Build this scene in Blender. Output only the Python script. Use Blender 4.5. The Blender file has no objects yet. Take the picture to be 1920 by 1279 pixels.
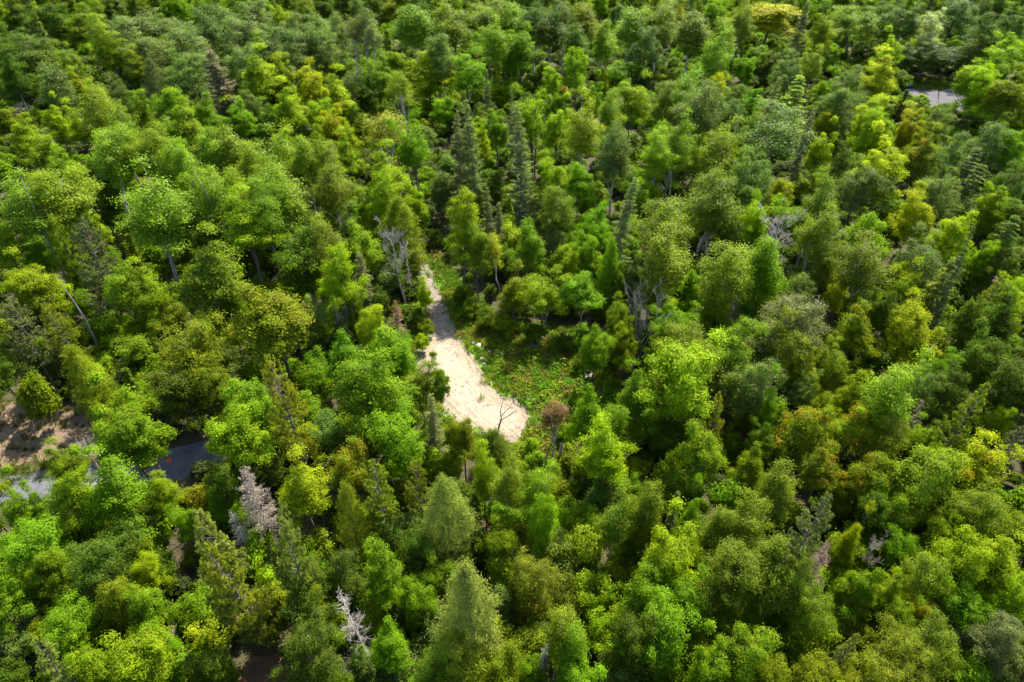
import bpy, math, random
import numpy as np
from mathutils import Vector

S = bpy.context.scene
C = S.collection

# ------------------------------------------------------------------ camera, sky, sun, exposure
CAM_H, PITCH, FPX = 60.0, math.radians(40.0), 1280.0
cam_d = bpy.data.cameras.new('camera')
cam_d.sensor_width = 36.0
cam_d.lens = 24.0
cam_d.clip_start = 0.5
cam_d.clip_end = 3000.0
cam = bpy.data.objects.new('camera', cam_d)
C.objects.link(cam)
cam.location = (0, 0, CAM_H)
cam.rotation_euler = (math.pi / 2 - PITCH, 0, 0)
S.camera = cam

SUN_EL, SUN_AZ = math.radians(52.0), math.radians(28.0)      # azimuth clockwise from straight ahead (+Y)
world = bpy.data.worlds.new('World')
S.world = world
world.use_nodes = True
wn = world.node_tree
wn.nodes.clear()
sky = wn.nodes.new('ShaderNodeTexSky')
sky.sky_type = 'NISHITA'
sky.sun_disc = False
sky.sun_elevation = SUN_EL
sky.sun_rotation = SUN_AZ
sky.air_density = 1.0
sky.dust_density = 1.5
bg = wn.nodes.new('ShaderNodeBackground')
bg.inputs['Strength'].default_value = 0.12
wo = wn.nodes.new('ShaderNodeOutputWorld')
wn.links.new(sky.outputs[0], bg.inputs[0])
wn.links.new(bg.outputs[0], wo.inputs[0])

sun_d = bpy.data.lights.new('sun', 'SUN')
sun_d.energy = 4.4
sun_d.angle = math.radians(0.5)
sun_d.color = (1.0, 0.94, 0.83)
sun = bpy.data.objects.new('sun', sun_d)
C.objects.link(sun)
sun_dir = Vector((math.sin(SUN_AZ) * math.cos(SUN_EL), math.cos(SUN_AZ) * math.cos(SUN_EL), math.sin(SUN_EL)))
sun.rotation_euler = sun_dir.to_track_quat('Z', 'Y').to_euler()
sun.location = (60, 60, 120)

S.view_settings.view_transform = 'Standard'
S.view_settings.look = 'None'
S.view_settings.exposure = 2.32
S.view_settings.gamma = 1.0
S.view_settings.use_curve_mapping = False
S.render.engine = 'CYCLES'
S.cycles.max_bounces = 6
S.cycles.diffuse_bounces = 3
S.cycles.glossy_bounces = 2
S.cycles.transmission_bounces = 4


# ------------------------------------------------------------------ helpers
def ray(px, py):
    x, y = (px - 960.0) / FPX, -(py - 639.5) / FPX
    return Vector((x, math.cos(PITCH) + y * math.sin(PITCH), -math.sin(PITCH) + y * math.cos(PITCH)))


def at(px, py, z=0.0):
    """Point of the place at height z that is seen at (px, py) of the 1920 x 1279 photograph, and its depth."""
    d = ray(px, py)
    t = (z - CAM_H) / d.z
    return Vector((d.x * t, d.y * t, z)), t


def project(p):
    """World point -> photograph pixel."""
    F = Vector((0, math.cos(PITCH), -math.sin(PITCH)))
    U = Vector((0, math.sin(PITCH), math.cos(PITCH)))
    q = Vector(p) - Vector((0, 0, CAM_H))
    f = q.dot(F)
    return 960 + FPX * q.x / f, 639.5 - FPX * q.dot(U) / f, f


def nodes_of(name):
    m = bpy.data.materials.new(name)
    m.use_nodes = True
    nt = m.node_tree
    for n in list(nt.nodes):
        nt.nodes.remove(n)
    out = nt.nodes.new('ShaderNodeOutputMaterial')
    return m, nt, out


def N(nt, t, **kw):
    n = nt.nodes.new(t)
    for k, v in kw.items():
        if k in n.inputs:
            n.inputs[k].default_value = v
        else:
            setattr(n, k, v)
    return n


def L(nt, a, b):
    nt.links.new(a, b)


def ramp(nt, fac, stops):
    r = nt.nodes.new('ShaderNodeValToRGB')
    el = r.color_ramp.elements
    while len(el) < len(stops):
        el.new(0.5)
    for e, (p, c) in zip(el, stops):
        e.position = p
        e.color = (c[0], c[1], c[2], 1)
    L(nt, fac, r.inputs[0])
    return r.outputs[0]


def mix(nt, fac, a, b, mode='MIX'):
    m = nt.nodes.new('ShaderNodeMix')
    m.data_type = 'RGBA'
    m.blend_type = mode
    for sock, v in ((m.inputs[0], fac), (m.inputs[6], a), (m.inputs[7], b)):
        if hasattr(v, 'links'):
            L(nt, v, sock)
        elif isinstance(v, (int, float)):
            sock.default_value = v
        else:
            sock.default_value = (v[0], v[1], v[2], 1)
    return m.outputs[2]


def math_n(nt, op, a, b=0.0, clamp=False):
    m = nt.nodes.new('ShaderNodeMath')
    m.operation = op
    m.use_clamp = clamp
    for sock, v in ((m.inputs[0], a), (m.inputs[1], b)):
        if hasattr(v, 'links'):
            L(nt, v, sock)
        else:
            sock.default_value = v
    return m.outputs[0]


def noise(nt, scale, detail=4, rough=0.6, vec=None):
    n = N(nt, 'ShaderNodeTexNoise', Scale=scale, Detail=detail, Roughness=rough)
    if vec is not None:
        L(nt, vec, n.inputs['Vector'])
    return n.outputs[0]


def bump(nt, h, strength, dist):
    b = N(nt, 'ShaderNodeBump', Strength=strength, Distance=dist)
    L(nt, h, b.inputs['Height'])
    return b.outputs[0]


# ------------------------------------------------------------------ materials
def leaf_material(name, translucent, rough, spec, sat=1.0):
    """Leaf colour comes from the tree (leaf_colour), varied per bough, tuft and leaf; some boughs have turned (accent_colour)."""
    m, nt, out = nodes_of(name)
    col = N(nt, 'ShaderNodeAttribute', attribute_type='INSTANCER', attribute_name='leaf_colour').outputs['Color']
    acc = N(nt, 'ShaderNodeAttribute', attribute_type='INSTANCER', attribute_name='accent_colour').outputs['Color']
    amt = N(nt, 'ShaderNodeAttribute', attribute_type='INSTANCER', attribute_name='accent_amount').outputs['Fac']
    v = N(nt, 'ShaderNodeAttribute', attribute_type='GEOMETRY', attribute_name='variation')
    sep = N(nt, 'ShaderNodeSeparateColor')
    L(nt, v.outputs['Color'], sep.inputs[0])
    bough, tuft, leaf = sep.outputs[0], sep.outputs[1], sep.outputs[2]
    # bough r < amount turns; mixed with the leaf's own chance so the edge of a patch is ragged
    k = math_n(nt, 'ADD', math_n(nt, 'MULTIPLY', bough, 0.7), math_n(nt, 'MULTIPLY', tuft, 0.3))
    turned = math_n(nt, 'LESS_THAN', k, amt)
    turned = math_n(nt, 'MULTIPLY', turned, math_n(nt, 'ADD', math_n(nt, 'MULTIPLY', leaf, 0.5), 0.5))
    c = mix(nt, turned, col, acc)
    warm = mix(nt, math_n(nt, 'ADD', math_n(nt, 'MULTIPLY', bough, 0.55), math_n(nt, 'MULTIPLY', tuft, 0.35)), mix(nt, 1.0, c, (0.92, 0.98, 0.9), 'MULTIPLY'), mix(nt, 1.0, c, (1.16, 1.08, 0.8), 'MULTIPLY'))
    hsv = N(nt, 'ShaderNodeHueSaturation')
    val = math_n(nt, 'ADD', math_n(nt, 'MULTIPLY', leaf, 0.40), 0.78)
    val = math_n(nt, 'MULTIPLY', val, math_n(nt, 'ADD', math_n(nt, 'ADD', math_n(nt, 'MULTIPLY', bough, 0.34), math_n(nt, 'MULTIPLY', tuft, 0.24)), 0.72))
    L(nt, val, hsv.inputs['Value'])
    hsv.inputs['Saturation'].default_value = sat
    L(nt, warm, hsv.inputs['Color'])
    base = hsv.outputs[0]
    p = N(nt, 'ShaderNodeBsdfPrincipled', Roughness=rough)
    p.inputs['Specular IOR Level'].default_value = spec
    L(nt, base, p.inputs['Base Color'])
    t = N(nt, 'ShaderNodeBsdfTranslucent')
    L(nt, mix(nt, 1.0, base, (1.2, 1.42, 0.3), 'MULTIPLY'), t.inputs[0])
    mx = N(nt, 'ShaderNodeMixShader', Fac=translucent)
    mx.inputs[0].default_value = translucent
    L(nt, p.outputs[0], mx.inputs[1])
    L(nt, t.outputs[0], mx.inputs[2])
    L(nt, mx.outputs[0], out.inputs[0])
    return m


def plain_material(name, c0, c1, scale, rough=0.85, bmp=0.3, spec=0.25, stretch=None):
    m, nt, out = nodes_of(name)
    tc = N(nt, 'ShaderNodeTexCoord').outputs['Object']
    if stretch:
        mp = N(nt, 'ShaderNodeMapping')
        mp.inputs['Scale'].default_value = stretch
        L(nt, tc, mp.inputs[0])
        tc = mp.outputs[0]
    f = noise(nt, scale, 5, 0.65, tc)
    p = N(nt, 'ShaderNodeBsdfPrincipled', Roughness=rough)
    p.inputs['Specular IOR Level'].default_value = spec
    L(nt, ramp(nt, f, [(0.3, c0), (0.7, c1)]), p.inputs['Base Color'])
    L(nt, bump(nt, f, bmp, 0.05), p.inputs['Normal'])
    L(nt, p.outputs[0], out.inputs[0])
    return m


M_BROAD = leaf_material('broad_leaves', 0.50, 0.6, 0.09)
M_FINE = leaf_material('fine_leaves', 0.46, 0.55, 0.15)
M_NEEDLE = leaf_material('needles', 0.34, 0.65, 0.08)
M_BARK = plain_material('brown_bark', (0.055, 0.042, 0.032), (0.13, 0.105, 0.085), 3.0, stretch=(3, 3, 0.6))
M_PALE_BARK = plain_material('pale_bark', (0.16, 0.145, 0.125), (0.36, 0.335, 0.30), 2.0, stretch=(1, 1, 2.5))
M_DEAD = plain_material('weathered_dead_wood', (0.17, 0.15, 0.125), (0.34, 0.305, 0.265), 2.0, stretch=(3, 3, 0.5))
M_DEAD_DARK = plain_material('dark_dead_wood', (0.10, 0.085, 0.08), (0.22, 0.19, 0.18), 2.0, stretch=(3, 3, 0.5))


# ------------------------------------------------------------------ mesh building
def mesh_from(name, verts, quads, mat, var=None, smooth=False):
    """One mesh from numpy arrays: verts (n,3), faces (m,4) quads or (m,3) triangles; var (m,3) = per-face random numbers."""
    me = bpy.data.meshes.new(name)
    verts = np.ascontiguousarray(verts, dtype=np.float32)
    quads = np.ascontiguousarray(quads, dtype=np.int32)
    m, k = quads.shape
    me.vertices.add(len(verts))
    me.vertices.foreach_set('co', verts.ravel())
    me.loops.add(m * k)
    me.loops.foreach_set('vertex_index', quads.ravel())
    me.polygons.add(m)
    me.polygons.foreach_set('loop_start', np.arange(0, m * k, k, dtype=np.int32))
    me.polygons.foreach_set('use_smooth', np.full(m, smooth, dtype=bool))
    if var is not None:
        a = me.attributes.new('variation', 'FLOAT_COLOR', 'FACE')
        col = np.ones((m, 4), dtype=np.float32)
        col[:, :3] = var
        a.data.foreach_set('color', col.ravel())
    me.update()
    me.validate()
    if mat is not None:
        me.materials.append(mat)
    return me


def nrm(a):
    return a / np.maximum(np.linalg.norm(a, axis=-1, keepdims=True), 1e-9)


def leaves(rng, P, Nn, size, aspect=0.62, T=None, fold=0.12):
    """Kite-shaped leaves: centre P, normal Nn, length size; T = length direction (random across the normal when None)."""
    n = len(P)
    Nn = nrm(Nn)
    if T is None:
        T = rng.normal(size=(n, 3))
    T = nrm(T - (T * Nn).sum(1, keepdims=True) * Nn)
    B = np.cross(Nn, T)
    s = np.asarray(size, dtype=float).reshape(-1, 1) * np.ones((n, 1))
    a = P - T * s * 0.5
    c = P + T * s * 0.5
    b = P + B * s * aspect * 0.5 + Nn * s * fold + T * s * 0.05
    d = P - B * s * aspect * 0.5 + Nn * s * fold + T * s * 0.05
    V = np.stack([a, b, c, d], 1).reshape(-1, 3)
    Q = np.arange(4 * n).reshape(-1, 4)
    return V, Q


def merge(parts):
    V, Q, off = [], [], 0
    for v, q in parts:
        V.append(v)
        Q.append(q + off)
        off += len(v)
    return np.concatenate(V), np.concatenate(Q)


def tube(pts, radii, sides=5):
    """Tapered tube through pts as quads (closed to a point-like end)."""
    pts = np.asarray(pts, dtype=float)
    n = len(pts)
    tg = np.gradient(pts, axis=0)
    tg = nrm(tg)
    ref = np.array([0.31, 0.95, 0.05])
    V = []
    for i in range(n):
        u = np.cross(tg[i], ref)
        if np.linalg.norm(u) < 0.05:
            u = np.cross(tg[i], np.array([1.0, 0, 0.2]))
        u /= np.linalg.norm(u)
        w = np.cross(tg[i], u)
        for k in range(sides):
            an = 2 * math.pi * k / sides
            V.append(pts[i] + radii[i] * (math.cos(an) * u + math.sin(an) * w))
    Q = []
    for i in range(n - 1):
        for k in range(sides):
            k2 = (k + 1) % sides
            Q.append((i * sides + k, i * sides + k2, (i + 1) * sides + k2, (i + 1) * sides + k))
    return np.array(V), np.array(Q)


def branch(rng, p, d, length, r, depth, out, spread=0.7, kids=(3, 5), up=0.15, seg=4, sides=4, wig=0.12, ratio=0.55):
    """A crooked limb with side limbs, recursively, as tubes appended to out."""
    pts, rad = [np.array(p, float)], [r]
    d = np.array(d, float)
    for i in range(seg):
        d = d + rng.normal(0, wig, 3) + np.array([0, 0, up * 0.3])
        d /= np.linalg.norm(d)
        pts.append(pts[-1] + d * length / seg)
        rad.append(max(r * (1 - 0.8 * (i + 1) / seg), 0.007))
    out.append(tube(pts, rad, sides if depth > 1 else 3))
    if depth > 0:
        for _ in range(rng.integers(kids[0], kids[1] + 1)):
            f = rng.uniform(0.25, 0.95) * seg
            i = min(int(f), seg - 1)
            q = pts[i] + (pts[i + 1] - pts[i]) * (f - i)
            base = pts[i + 1] - pts[i]
            base = base / np.linalg.norm(base)
            side = rng.normal(0, 1, 3)
            side -= side.dot(base) * base
            side /= np.linalg.norm(side)
            nd = base * (1 - spread * 0.5) + side * spread + np.array([0, 0, up])
            nd /= np.linalg.norm(nd)
            branch(rng, q, nd, length * ratio * rng.uniform(0.75, 1.25), max(rad[i] * 0.55, 0.008), depth - 1, out,
                   spread, kids, up, 3, sides, wig * 1.2, ratio)


# ------------------------------------------------------------------ crowns: each returns (crown mesh, trunk mesh) about 1 unit = 1 m
def lobes(rng, D, n, width, amp, low=0.78):
    ax = nrm(rng.normal(size=(n, 3)) + np.array([0, 0, 0.35]))
    dots = D @ ax.T
    return low + amp * np.exp(-(1 - dots) / width).max(1)


def broad_crown(name, seed, R, H, z0, nb, ntuft, nleaf, leaf, flat, mat, bark, egg=0.0, tuft_r=0.32, rb=(0.2, 0.31),
                amp=0.3, nl=8, limbs=9, trunk_r=0.17, up=0.5, two_stems=False, lean=0.0, rag=0.15, lw=0.10, low=0.78):
    rng = np.random.default_rng(seed)
    zc, rz = (z0 + H) / 2, (H - z0) / 2
    # bough centres: most on the outer shell, a third inside
    D = nrm(rng.normal(size=(nb * 3, 3)))
    D = D[D[:, 2] > -0.72][:nb]
    nb = len(D)
    rad = lobes(rng, D, nl, lw, amp, low) * np.where(rng.random(nb) < 0.72, rng.uniform(0.72, 0.95, nb), rng.uniform(0.35, 0.72, nb))
    rad *= 1 + rng.normal(0, rag * 0.5, nb)
    t = (D[:, 2] * rad + 1) / 2
    shrink = 1 - egg * np.clip(t, 0, 1) ** 1.6
    Bc = np.stack([D[:, 0] * R * rad * shrink, D[:, 1] * R * rad * shrink, zc + D[:, 2] * rz * rad], 1)
    Br = R * rng.uniform(rb[0], rb[1], nb) * (0.75 + 0.25 * shrink)
    # leading shoots break the outline: small boughs thrown beyond the shell, mostly upward
    ns = nb // 4
    si = rng.integers(0, nb, ns)
    sh = Bc[si] + nrm(D[si] + np.array([0, 0, .5]) + rng.normal(0, .3, (ns, 3))) * (Br[si] * rng.uniform(.7, 1.35, ns))[:, None]
    Bc, Br, D = np.concatenate([Bc, sh]), np.concatenate([Br, Br[si] * rng.uniform(.28, .5, ns)]), np.concatenate([D, D[si]])
    nb += ns
    # tufts on each bough's upper cap
    bi = np.repeat(np.arange(nb), ntuft)
    td = rng.normal(size=(nb * ntuft, 3))
    td[:, 2] = td[:, 2] * 0.8 + 0.35
    td = nrm(td + 0.45 * nrm(D * np.array([1, 1, 0.5]))[bi])
    Tc = Bc[bi] + td * Br[bi, None] * np.array([1, 1, flat]) * rng.uniform(0.55, 1.08, (len(bi), 1))
    ti = np.repeat(np.arange(len(Tc)), nleaf)
    off = rng.normal(size=(len(ti), 3)) * tuft_r * np.array([1, 1, 0.62]) * rng.uniform(0.7, 1.3, len(Tc))[ti, None]
    P = Tc[ti] + off
    Nn = 0.6 * td[ti] + up * np.array([0, 0, 1]) + 0.45 * nrm(off) + 0.28 * rng.normal(size=P.shape)
    size = leaf * rng.uniform(0.55, 1.5, len(P))
    V, Q = leaves(rng, P, Nn, size)
    br, tr, lr = rng.random(nb), rng.random(len(Tc)), rng.random(len(P))
    var = np.stack([br[bi][ti], tr[ti], lr], 1)
    crown = mesh_from(name + '_crown', V, Q, mat, var)
    # trunk and limbs
    parts = []
    stems = 1 if not two_stems else 3
    for s in range(stems):
        b = rng.normal(0, 0.25, 2) if stems > 1 else np.zeros(2)
        tip = np.array([b[0] * 4 + rng.normal(0, 0.3), b[1] * 4 + rng.normal(0, 0.3), z0 + (H - z0) * 0.8])
        k = np.linspace(0, 1, 7)[:, None]
        pts = np.array([b[0], b[1], -0.5]) * (1 - k) + tip * k
        pts[1:-1, :2] += rng.normal(0, 0.12, (5, 2))
        parts.append(tube(pts, np.linspace(trunk_r, trunk_r * 0.22, 7), 6))
        for _ in range(limbs):
            j = rng.integers(0, nb)
            f = rng.uniform(0.3, 0.85)
            st = pts[0] + (pts[-1] - pts[0]) * f
            en = Bc[j]
            if en[2] < st[2]:
                continue
            en = en + (en - st) * rng.uniform(0, .18)
            mid = (st + en) / 2 + np.array([0, 0, -0.3]) + rng.normal(0, 0.2, 3)
            parts.append(tube([st, mid, en], [trunk_r * 0.4, trunk_r * 0.25, trunk_r * 0.1], 4))
    V, Q = merge(parts)
    trunk = mesh_from(name + '_trunk', V, Q, bark, smooth=True)
    return crown, trunk, 2 * R, H


def conifer(name, seed, R, H, z0, levels, per, step, spray, droop, mat, bark, power=0.85, sparse=0.0, tip_up=0.1,
            width=0.26, hang=0.3, trunk_r=0.16, flatn=False, start=0.12, dead_low=True, nspray=3, ragged=0.25):
    """Whorled conifer: every branch a drooping axis that carries side sprays of needles."""
    rng = np.random.default_rng(seed)
    P, T, Nn, sz, var = [], [], [], [], []
    tubes = []
    k = np.linspace(0, 1, 8)[:, None]
    lean = rng.normal(0, 0.12, 2)
    axis = np.array([0, 0, -0.5]) * (1 - k) + np.array([lean[0], lean[1], H]) * k
    tubes.append(tube(axis, np.linspace(trunk_r, 0.02, 8), 6))
    side_r = rng.uniform(0.75, 1.15, 12)
    for li in range(levels):
        f = (li + rng.uniform(-0.3, 0.3)) / levels
        f = min(max(f, 0), 0.995)
        z = z0 + (H - z0) * f
        for b in range(per if f < 0.8 else max(3, per - 2)):
            if rng.random() < sparse:
                continue
            an = rng.uniform(0, 2 * math.pi)
            length = R * (1 - f) ** power * (1 - ragged + ragged * 1.6 * rng.random()) * side_r[int(an / (2 * math.pi) * 12) % 12] + 0.12
            if f < 0.12:
                length *= 0.8
            out = np.array([math.cos(an), math.sin(an), 0])
            n = max(2, int(length / step))
            br, tr0 = rng.random(), rng.random()
            dr = droop * (0.5 + rng.random())
            base = np.array([lean[0] * f, lean[1] * f, z])
            ends = []
            for i in range(n + 1):
                u = i / n
                p = base + out * length * u + np.array([0, 0, -dr * length * u + tip_up * length * u * u * 1.3])
                ends.append(p)
            if length > 0.9:
                tubes.append(tube([ends[0], ends[len(ends) // 2], ends[-1]], [0.035, 0.022, 0.008], 3))
            sidev = np.cross(out, [0, 0, 1.0])
            for i in range(n + 1):
                u = i / n
                if u < start and length > 1.0:
                    continue
                reach = width * (0.55 + 0.9 * (1 - u)) * (0.8 + 0.4 * rng.random())
                for s in range(nspray * 2):
                    sd = 1 if s % 2 else -1
                    q = rng.uniform(0.15, 1.0)
                    d = out * rng.uniform(0.35, 1.0) + sidev * sd * rng.uniform(0.4, 1.0) + np.array([0, 0, -hang * rng.random()])
                    P.append(ends[i] + sidev * sd * reach * q + out * rng.normal(0, step * 0.35) + np.array([0, 0, rng.normal(0, 0.05) - hang * 0.12 * q]))
                    T.append(d)
                    Nn.append(np.array([0, 0, 1.0]) + rng.normal(0, 0.22 if flatn else 0.55, 3))
                    sz.append(spray * rng.uniform(0.7, 1.3))
                    var.append((br, tr0 * 0.6 + 0.4 * rng.random(), rng.random()))
    P, T, Nn = np.array(P), np.array(T), np.array(Nn)
    V, Q = leaves(rng, P, Nn, np.array(sz), aspect=0.36, T=T, fold=0.05)
    crown = mesh_from(name + '_crown', V, Q, mat, np.array(var))
    V, Q = merge(tubes)
    trunk = mesh_from(name + '_trunk', V, Q, bark, smooth=True)
    return crown, trunk, 2 * R, H


def cedar(name, seed, R, H, z0, n, mat, bark, nleaf=36, belly=0.35, leaf=0.155):
    """Dense egg-to-cone crown built from many upright feathery plumes."""
    rng = np.random.default_rng(seed)
    f = rng.beta(1.25, 1.5, n)
    prof = np.where(f < belly, 0.55 + 0.45 * (f / belly) ** 0.7, (1 - ((np.maximum(f, belly) - belly) / (1 - belly)) ** 1.7) * 0.96 + 0.04)
    an = rng.uniform(0, 2 * math.pi, n)
    bumps = 1 + 0.17 * np.sin(an * 3 + f * 9 + seed) + 0.13 * np.sin(an * 7 - f * 21) + 0.10 * np.sin(an * 12 + f * 43)
    r = R * prof * bumps * np.where(rng.random(n) < 0.75, rng.uniform(0.72, 1.1, n), rng.uniform(0.4, 0.8, n))
    out = np.stack([np.cos(an), np.sin(an), np.zeros(n)], 1)
    Tc = out * r[:, None]
    Tc[:, 2] = z0 + (H - z0) * f
    ti = np.repeat(np.arange(n), nleaf)
    plume = nrm(out * 0.75 + np.array([0, 0, 0.75]) + rng.normal(0, 0.25, (n, 3)))
    along = rng.uniform(-0.32, 0.42, len(ti))
    P = Tc[ti] + plume[ti] * along[:, None] + rng.normal(0, 0.12, (len(ti), 3))
    T = plume[ti] + rng.normal(0, 0.5, P.shape)
    Nn = out[ti] * 0.6 + np.array([0, 0, 0.6]) + rng.normal(0, 0.6, P.shape)
    V, Q = leaves(rng, P, Nn, leaf * rng.uniform(0.7, 1.4, len(P)), aspect=0.34, T=T, fold=0.06)
    g = np.floor(an / 0.7) * 7.13 + np.floor(f * 8) * 3.7
    br = np.abs(np.sin(g * 12.9898 + seed) * 43758.5) % 1
    var = np.stack([br[ti], rng.random(n)[ti], rng.random(len(ti))], 1)
    crown = mesh_from(name + '_crown', V, Q, mat, var)
    parts = [tube([(0, 0, -0.5), (0.05, 0, H * 0.3), (0, 0.05, H * 0.65), (0, 0, H * 0.97)], [0.17, 0.14, 0.09, 0.015], 6)]
    for _ in range(26):
        ff = rng.uniform(0.12, 0.8)
        a = rng.uniform(0, 6.28)
        rr = R * (1 - ff) * 0.85
        parts.append(tube([(0, 0, H * ff), (math.cos(a) * rr * .5, math.sin(a) * rr * .5, H * ff + .1), (math.cos(a) * rr, math.sin(a) * rr, H * ff + .35)], [.035, .025, .01], 3))
    V, Q = merge(parts)
    return crown, mesh_from(name + '_trunk', V, Q, bark, smooth=True), 2 * R, H


def pine(name, seed, R, H, z0, levels, per, mat, bark, needle=0.28, dens=1.6, gaps=0.12, narrow=0.8):
    """White-pine like: open whorls of upswept limbs, each with brush-like tufts of long needles."""
    rng = np.random.default_rng(seed)
    P, T, var, sz = [], [], [], []
    tubes = []
    k = np.linspace(0, 1, 7)[:, None]
    axis = np.array([0, 0, -0.5]) * (1 - k) + np.array([rng.normal(0, .3), rng.normal(0, .3), H - 0.3]) * k
    tubes.append(tube(axis, np.linspace(0.24, 0.03, 7), 6))
    for li in range(levels):
        f = li / (levels - 1)
        z = z0 + (H - z0 - 0.4) * f
        for b in range(per):
            if rng.random() < gaps:
                continue
            an = rng.uniform(0, 2 * math.pi)
            prof = min(1.0, 0.55 + f * 1.6) * (1 - f) ** narrow + 0.10
            length = R * prof * rng.uniform(0.65, 1.15)
            out = np.array([math.cos(an), math.sin(an), 0])
            sidev = np.array([-math.sin(an), math.cos(an), 0])
            rise = rng.uniform(0.05, 0.45) + 0.3 * f
            base = axis[0] * 0 + np.array([axis[-1][0] * f, axis[-1][1] * f, z])
            mid = base + out * length * 0.5 + np.array([0, 0, rise * length * 0.3])
            end = base + out * length + np.array([0, 0, rise * length])
            tubes.append(tube([base, mid, end], [0.05, 0.035, 0.01], 3))
            br = rng.random()
            ntf = max(3, int(length * 7.0 * dens))
            for _ in range(ntf):
                u = rng.uniform(0.3, 1.0) ** 0.7
                side = rng.normal(0, 0.24) * length * (1.1 - u * 0.6)
                c = base + out * length * u + np.array([0, 0, rise * length * u * u]) + sidev * side + np.array([0, 0, rng.normal(0, 0.14)])
                tr = rng.random()
                aim = nrm(out * 0.5 + sidev * np.sign(side) * 0.4 + np.array([0, 0, 0.55]))
                for _k in range(15):
                    d = aim * 0.6 + rng.normal(0, 0.65, 3)
                    d /= np.linalg.norm(d)
                    P.append(c + d * needle * 0.42)
                    T.append(d)
                    sz.append(needle * rng.uniform(0.7, 1.25))
                    var.append((br, tr, rng.random()))
    P, T = np.array(P), np.array(T)
    Nn = rng.normal(size=P.shape) + np.array([0, 0, 0.8])
    V, Q = leaves(rng, P, Nn, np.array(sz), aspect=0.24, T=T, fold=0.03)
    crown = mesh_from(name + '_crown', V, Q, mat, np.array(var))
    V, Q = merge(tubes)
    return crown, mesh_from(name + '_trunk', V, Q, bark, smooth=True), 2 * R, H


def dead_broad(name, seed, R, H, mat, fan=False, fine=3, up=0.35, first=0.45):
    """Leafless broadleaf tree: trunk mesh and a mesh of bare limbs and twigs."""
    rng = np.random.default_rng(seed)
    trunk, limbs = [], []
    if fan:
        for s in range(7):
            a = s * 0.9 + rng.uniform(-.3, .3)
            tilt = rng.uniform(0.12, 0.42)
            d = np.array([math.cos(a) * tilt, math.sin(a) * tilt, 1.0])
            branch(rng, (0, 0, 0.2), d / np.linalg.norm(d), H * rng.uniform(0.75, 1.05), 0.055, fine, limbs, 0.55, (3, 5), 0.3, 5, 4, 0.07, 0.42)
        trunk.append(tube([(0, 0, -0.5), (0, 0, 0.5), (0.05, 0, 1.3)], [0.24, 0.2, 0.08], 7))
    else:
        top = np.array([rng.normal(0, .3), rng.normal(0, .3), H * 0.8])
        k = np.linspace(0, 1, 6)[:, None]
        pts = np.array([0, 0, -.5]) * (1 - k) + top * k
        pts[1:-1, :2] += rng.normal(0, .1, (4, 2))
        trunk.append(tube(pts, np.linspace(0.16, 0.05, 6), 6))
        for _ in range(15):
            f = rng.uniform(first, 1.0)
            a = rng.uniform(0, 6.283)
            p = pts[0] + (pts[-1] - pts[0]) * f
            d = np.array([math.cos(a), math.sin(a), 0.9 + f])
            branch(rng, p, d / np.linalg.norm(d), R * 1.5 * (1.25 - 0.45 * f) * rng.uniform(0.7, 1.1), 0.032, fine, limbs, 0.55, (3, 5), up, 4, 4, 0.13, 0.5)
    V, Q = merge(limbs)
    b = mesh_from(name + '_limbs', V, Q, mat, smooth=True)
    V, Q = merge(trunk)
    return b, mesh_from(name + '_trunk', V, Q, mat, smooth=True), 2 * R, H


def dead_conifer(name, seed, R, H, mat, n=135, z0=0.2, twig=6, fuzz=True, r=0.13):
    """Dead spruce: bare pole with radiating stiff twigs, longest low down, drooping."""
    rng = np.random.default_rng(seed)
    limbs = []
    for i in range(n):
        f = rng.uniform(0, 1) ** 0.85
        z = H * (z0 + (1 - z0) * f)
        a = rng.uniform(0, 6.283)
        ln = R * (1 - f) ** 0.7 * rng.uniform(0.55, 1.1) + 0.15
        d = np.array([math.cos(a), math.sin(a), rng.uniform(-0.25, 0.35)])
        p = np.array([0, 0, z])
        mid = p + d * ln * 0.55
        end = mid + (d + np.array([0, 0, rng.uniform(-0.1, 0.5)]) + rng.normal(0, .25, 3)) * ln * 0.45
        limbs.append(tube([p, mid, end], [0.018, 0.011, 0.004], 3))
        for _ in range(twig):
            u = rng.uniform(0.35, 1)
            q = p + (end - p) * u
            dd = nrm((d + rng.normal(0, 0.65, 3))[None])[0]
            limbs.append(tube([q, q + dd * ln * 0.22, q + dd * ln * 0.4 + np.array([0, 0, 0.03])], [0.009, 0.006, 0.003], 3))
    V, Q = merge(limbs)
    b = mesh_from(name + '_limbs', V, Q, mat, smooth=True)
    V, Q = tube([(0, 0, -.5), (0.03, 0, H * .35), (0, .04, H * .7), (0, 0, H)], [r, r * .8, r * .5, .015], 6)
    return b, mesh_from(name + '_trunk', V, Q, mat, smooth=True), 2 * R, H


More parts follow.
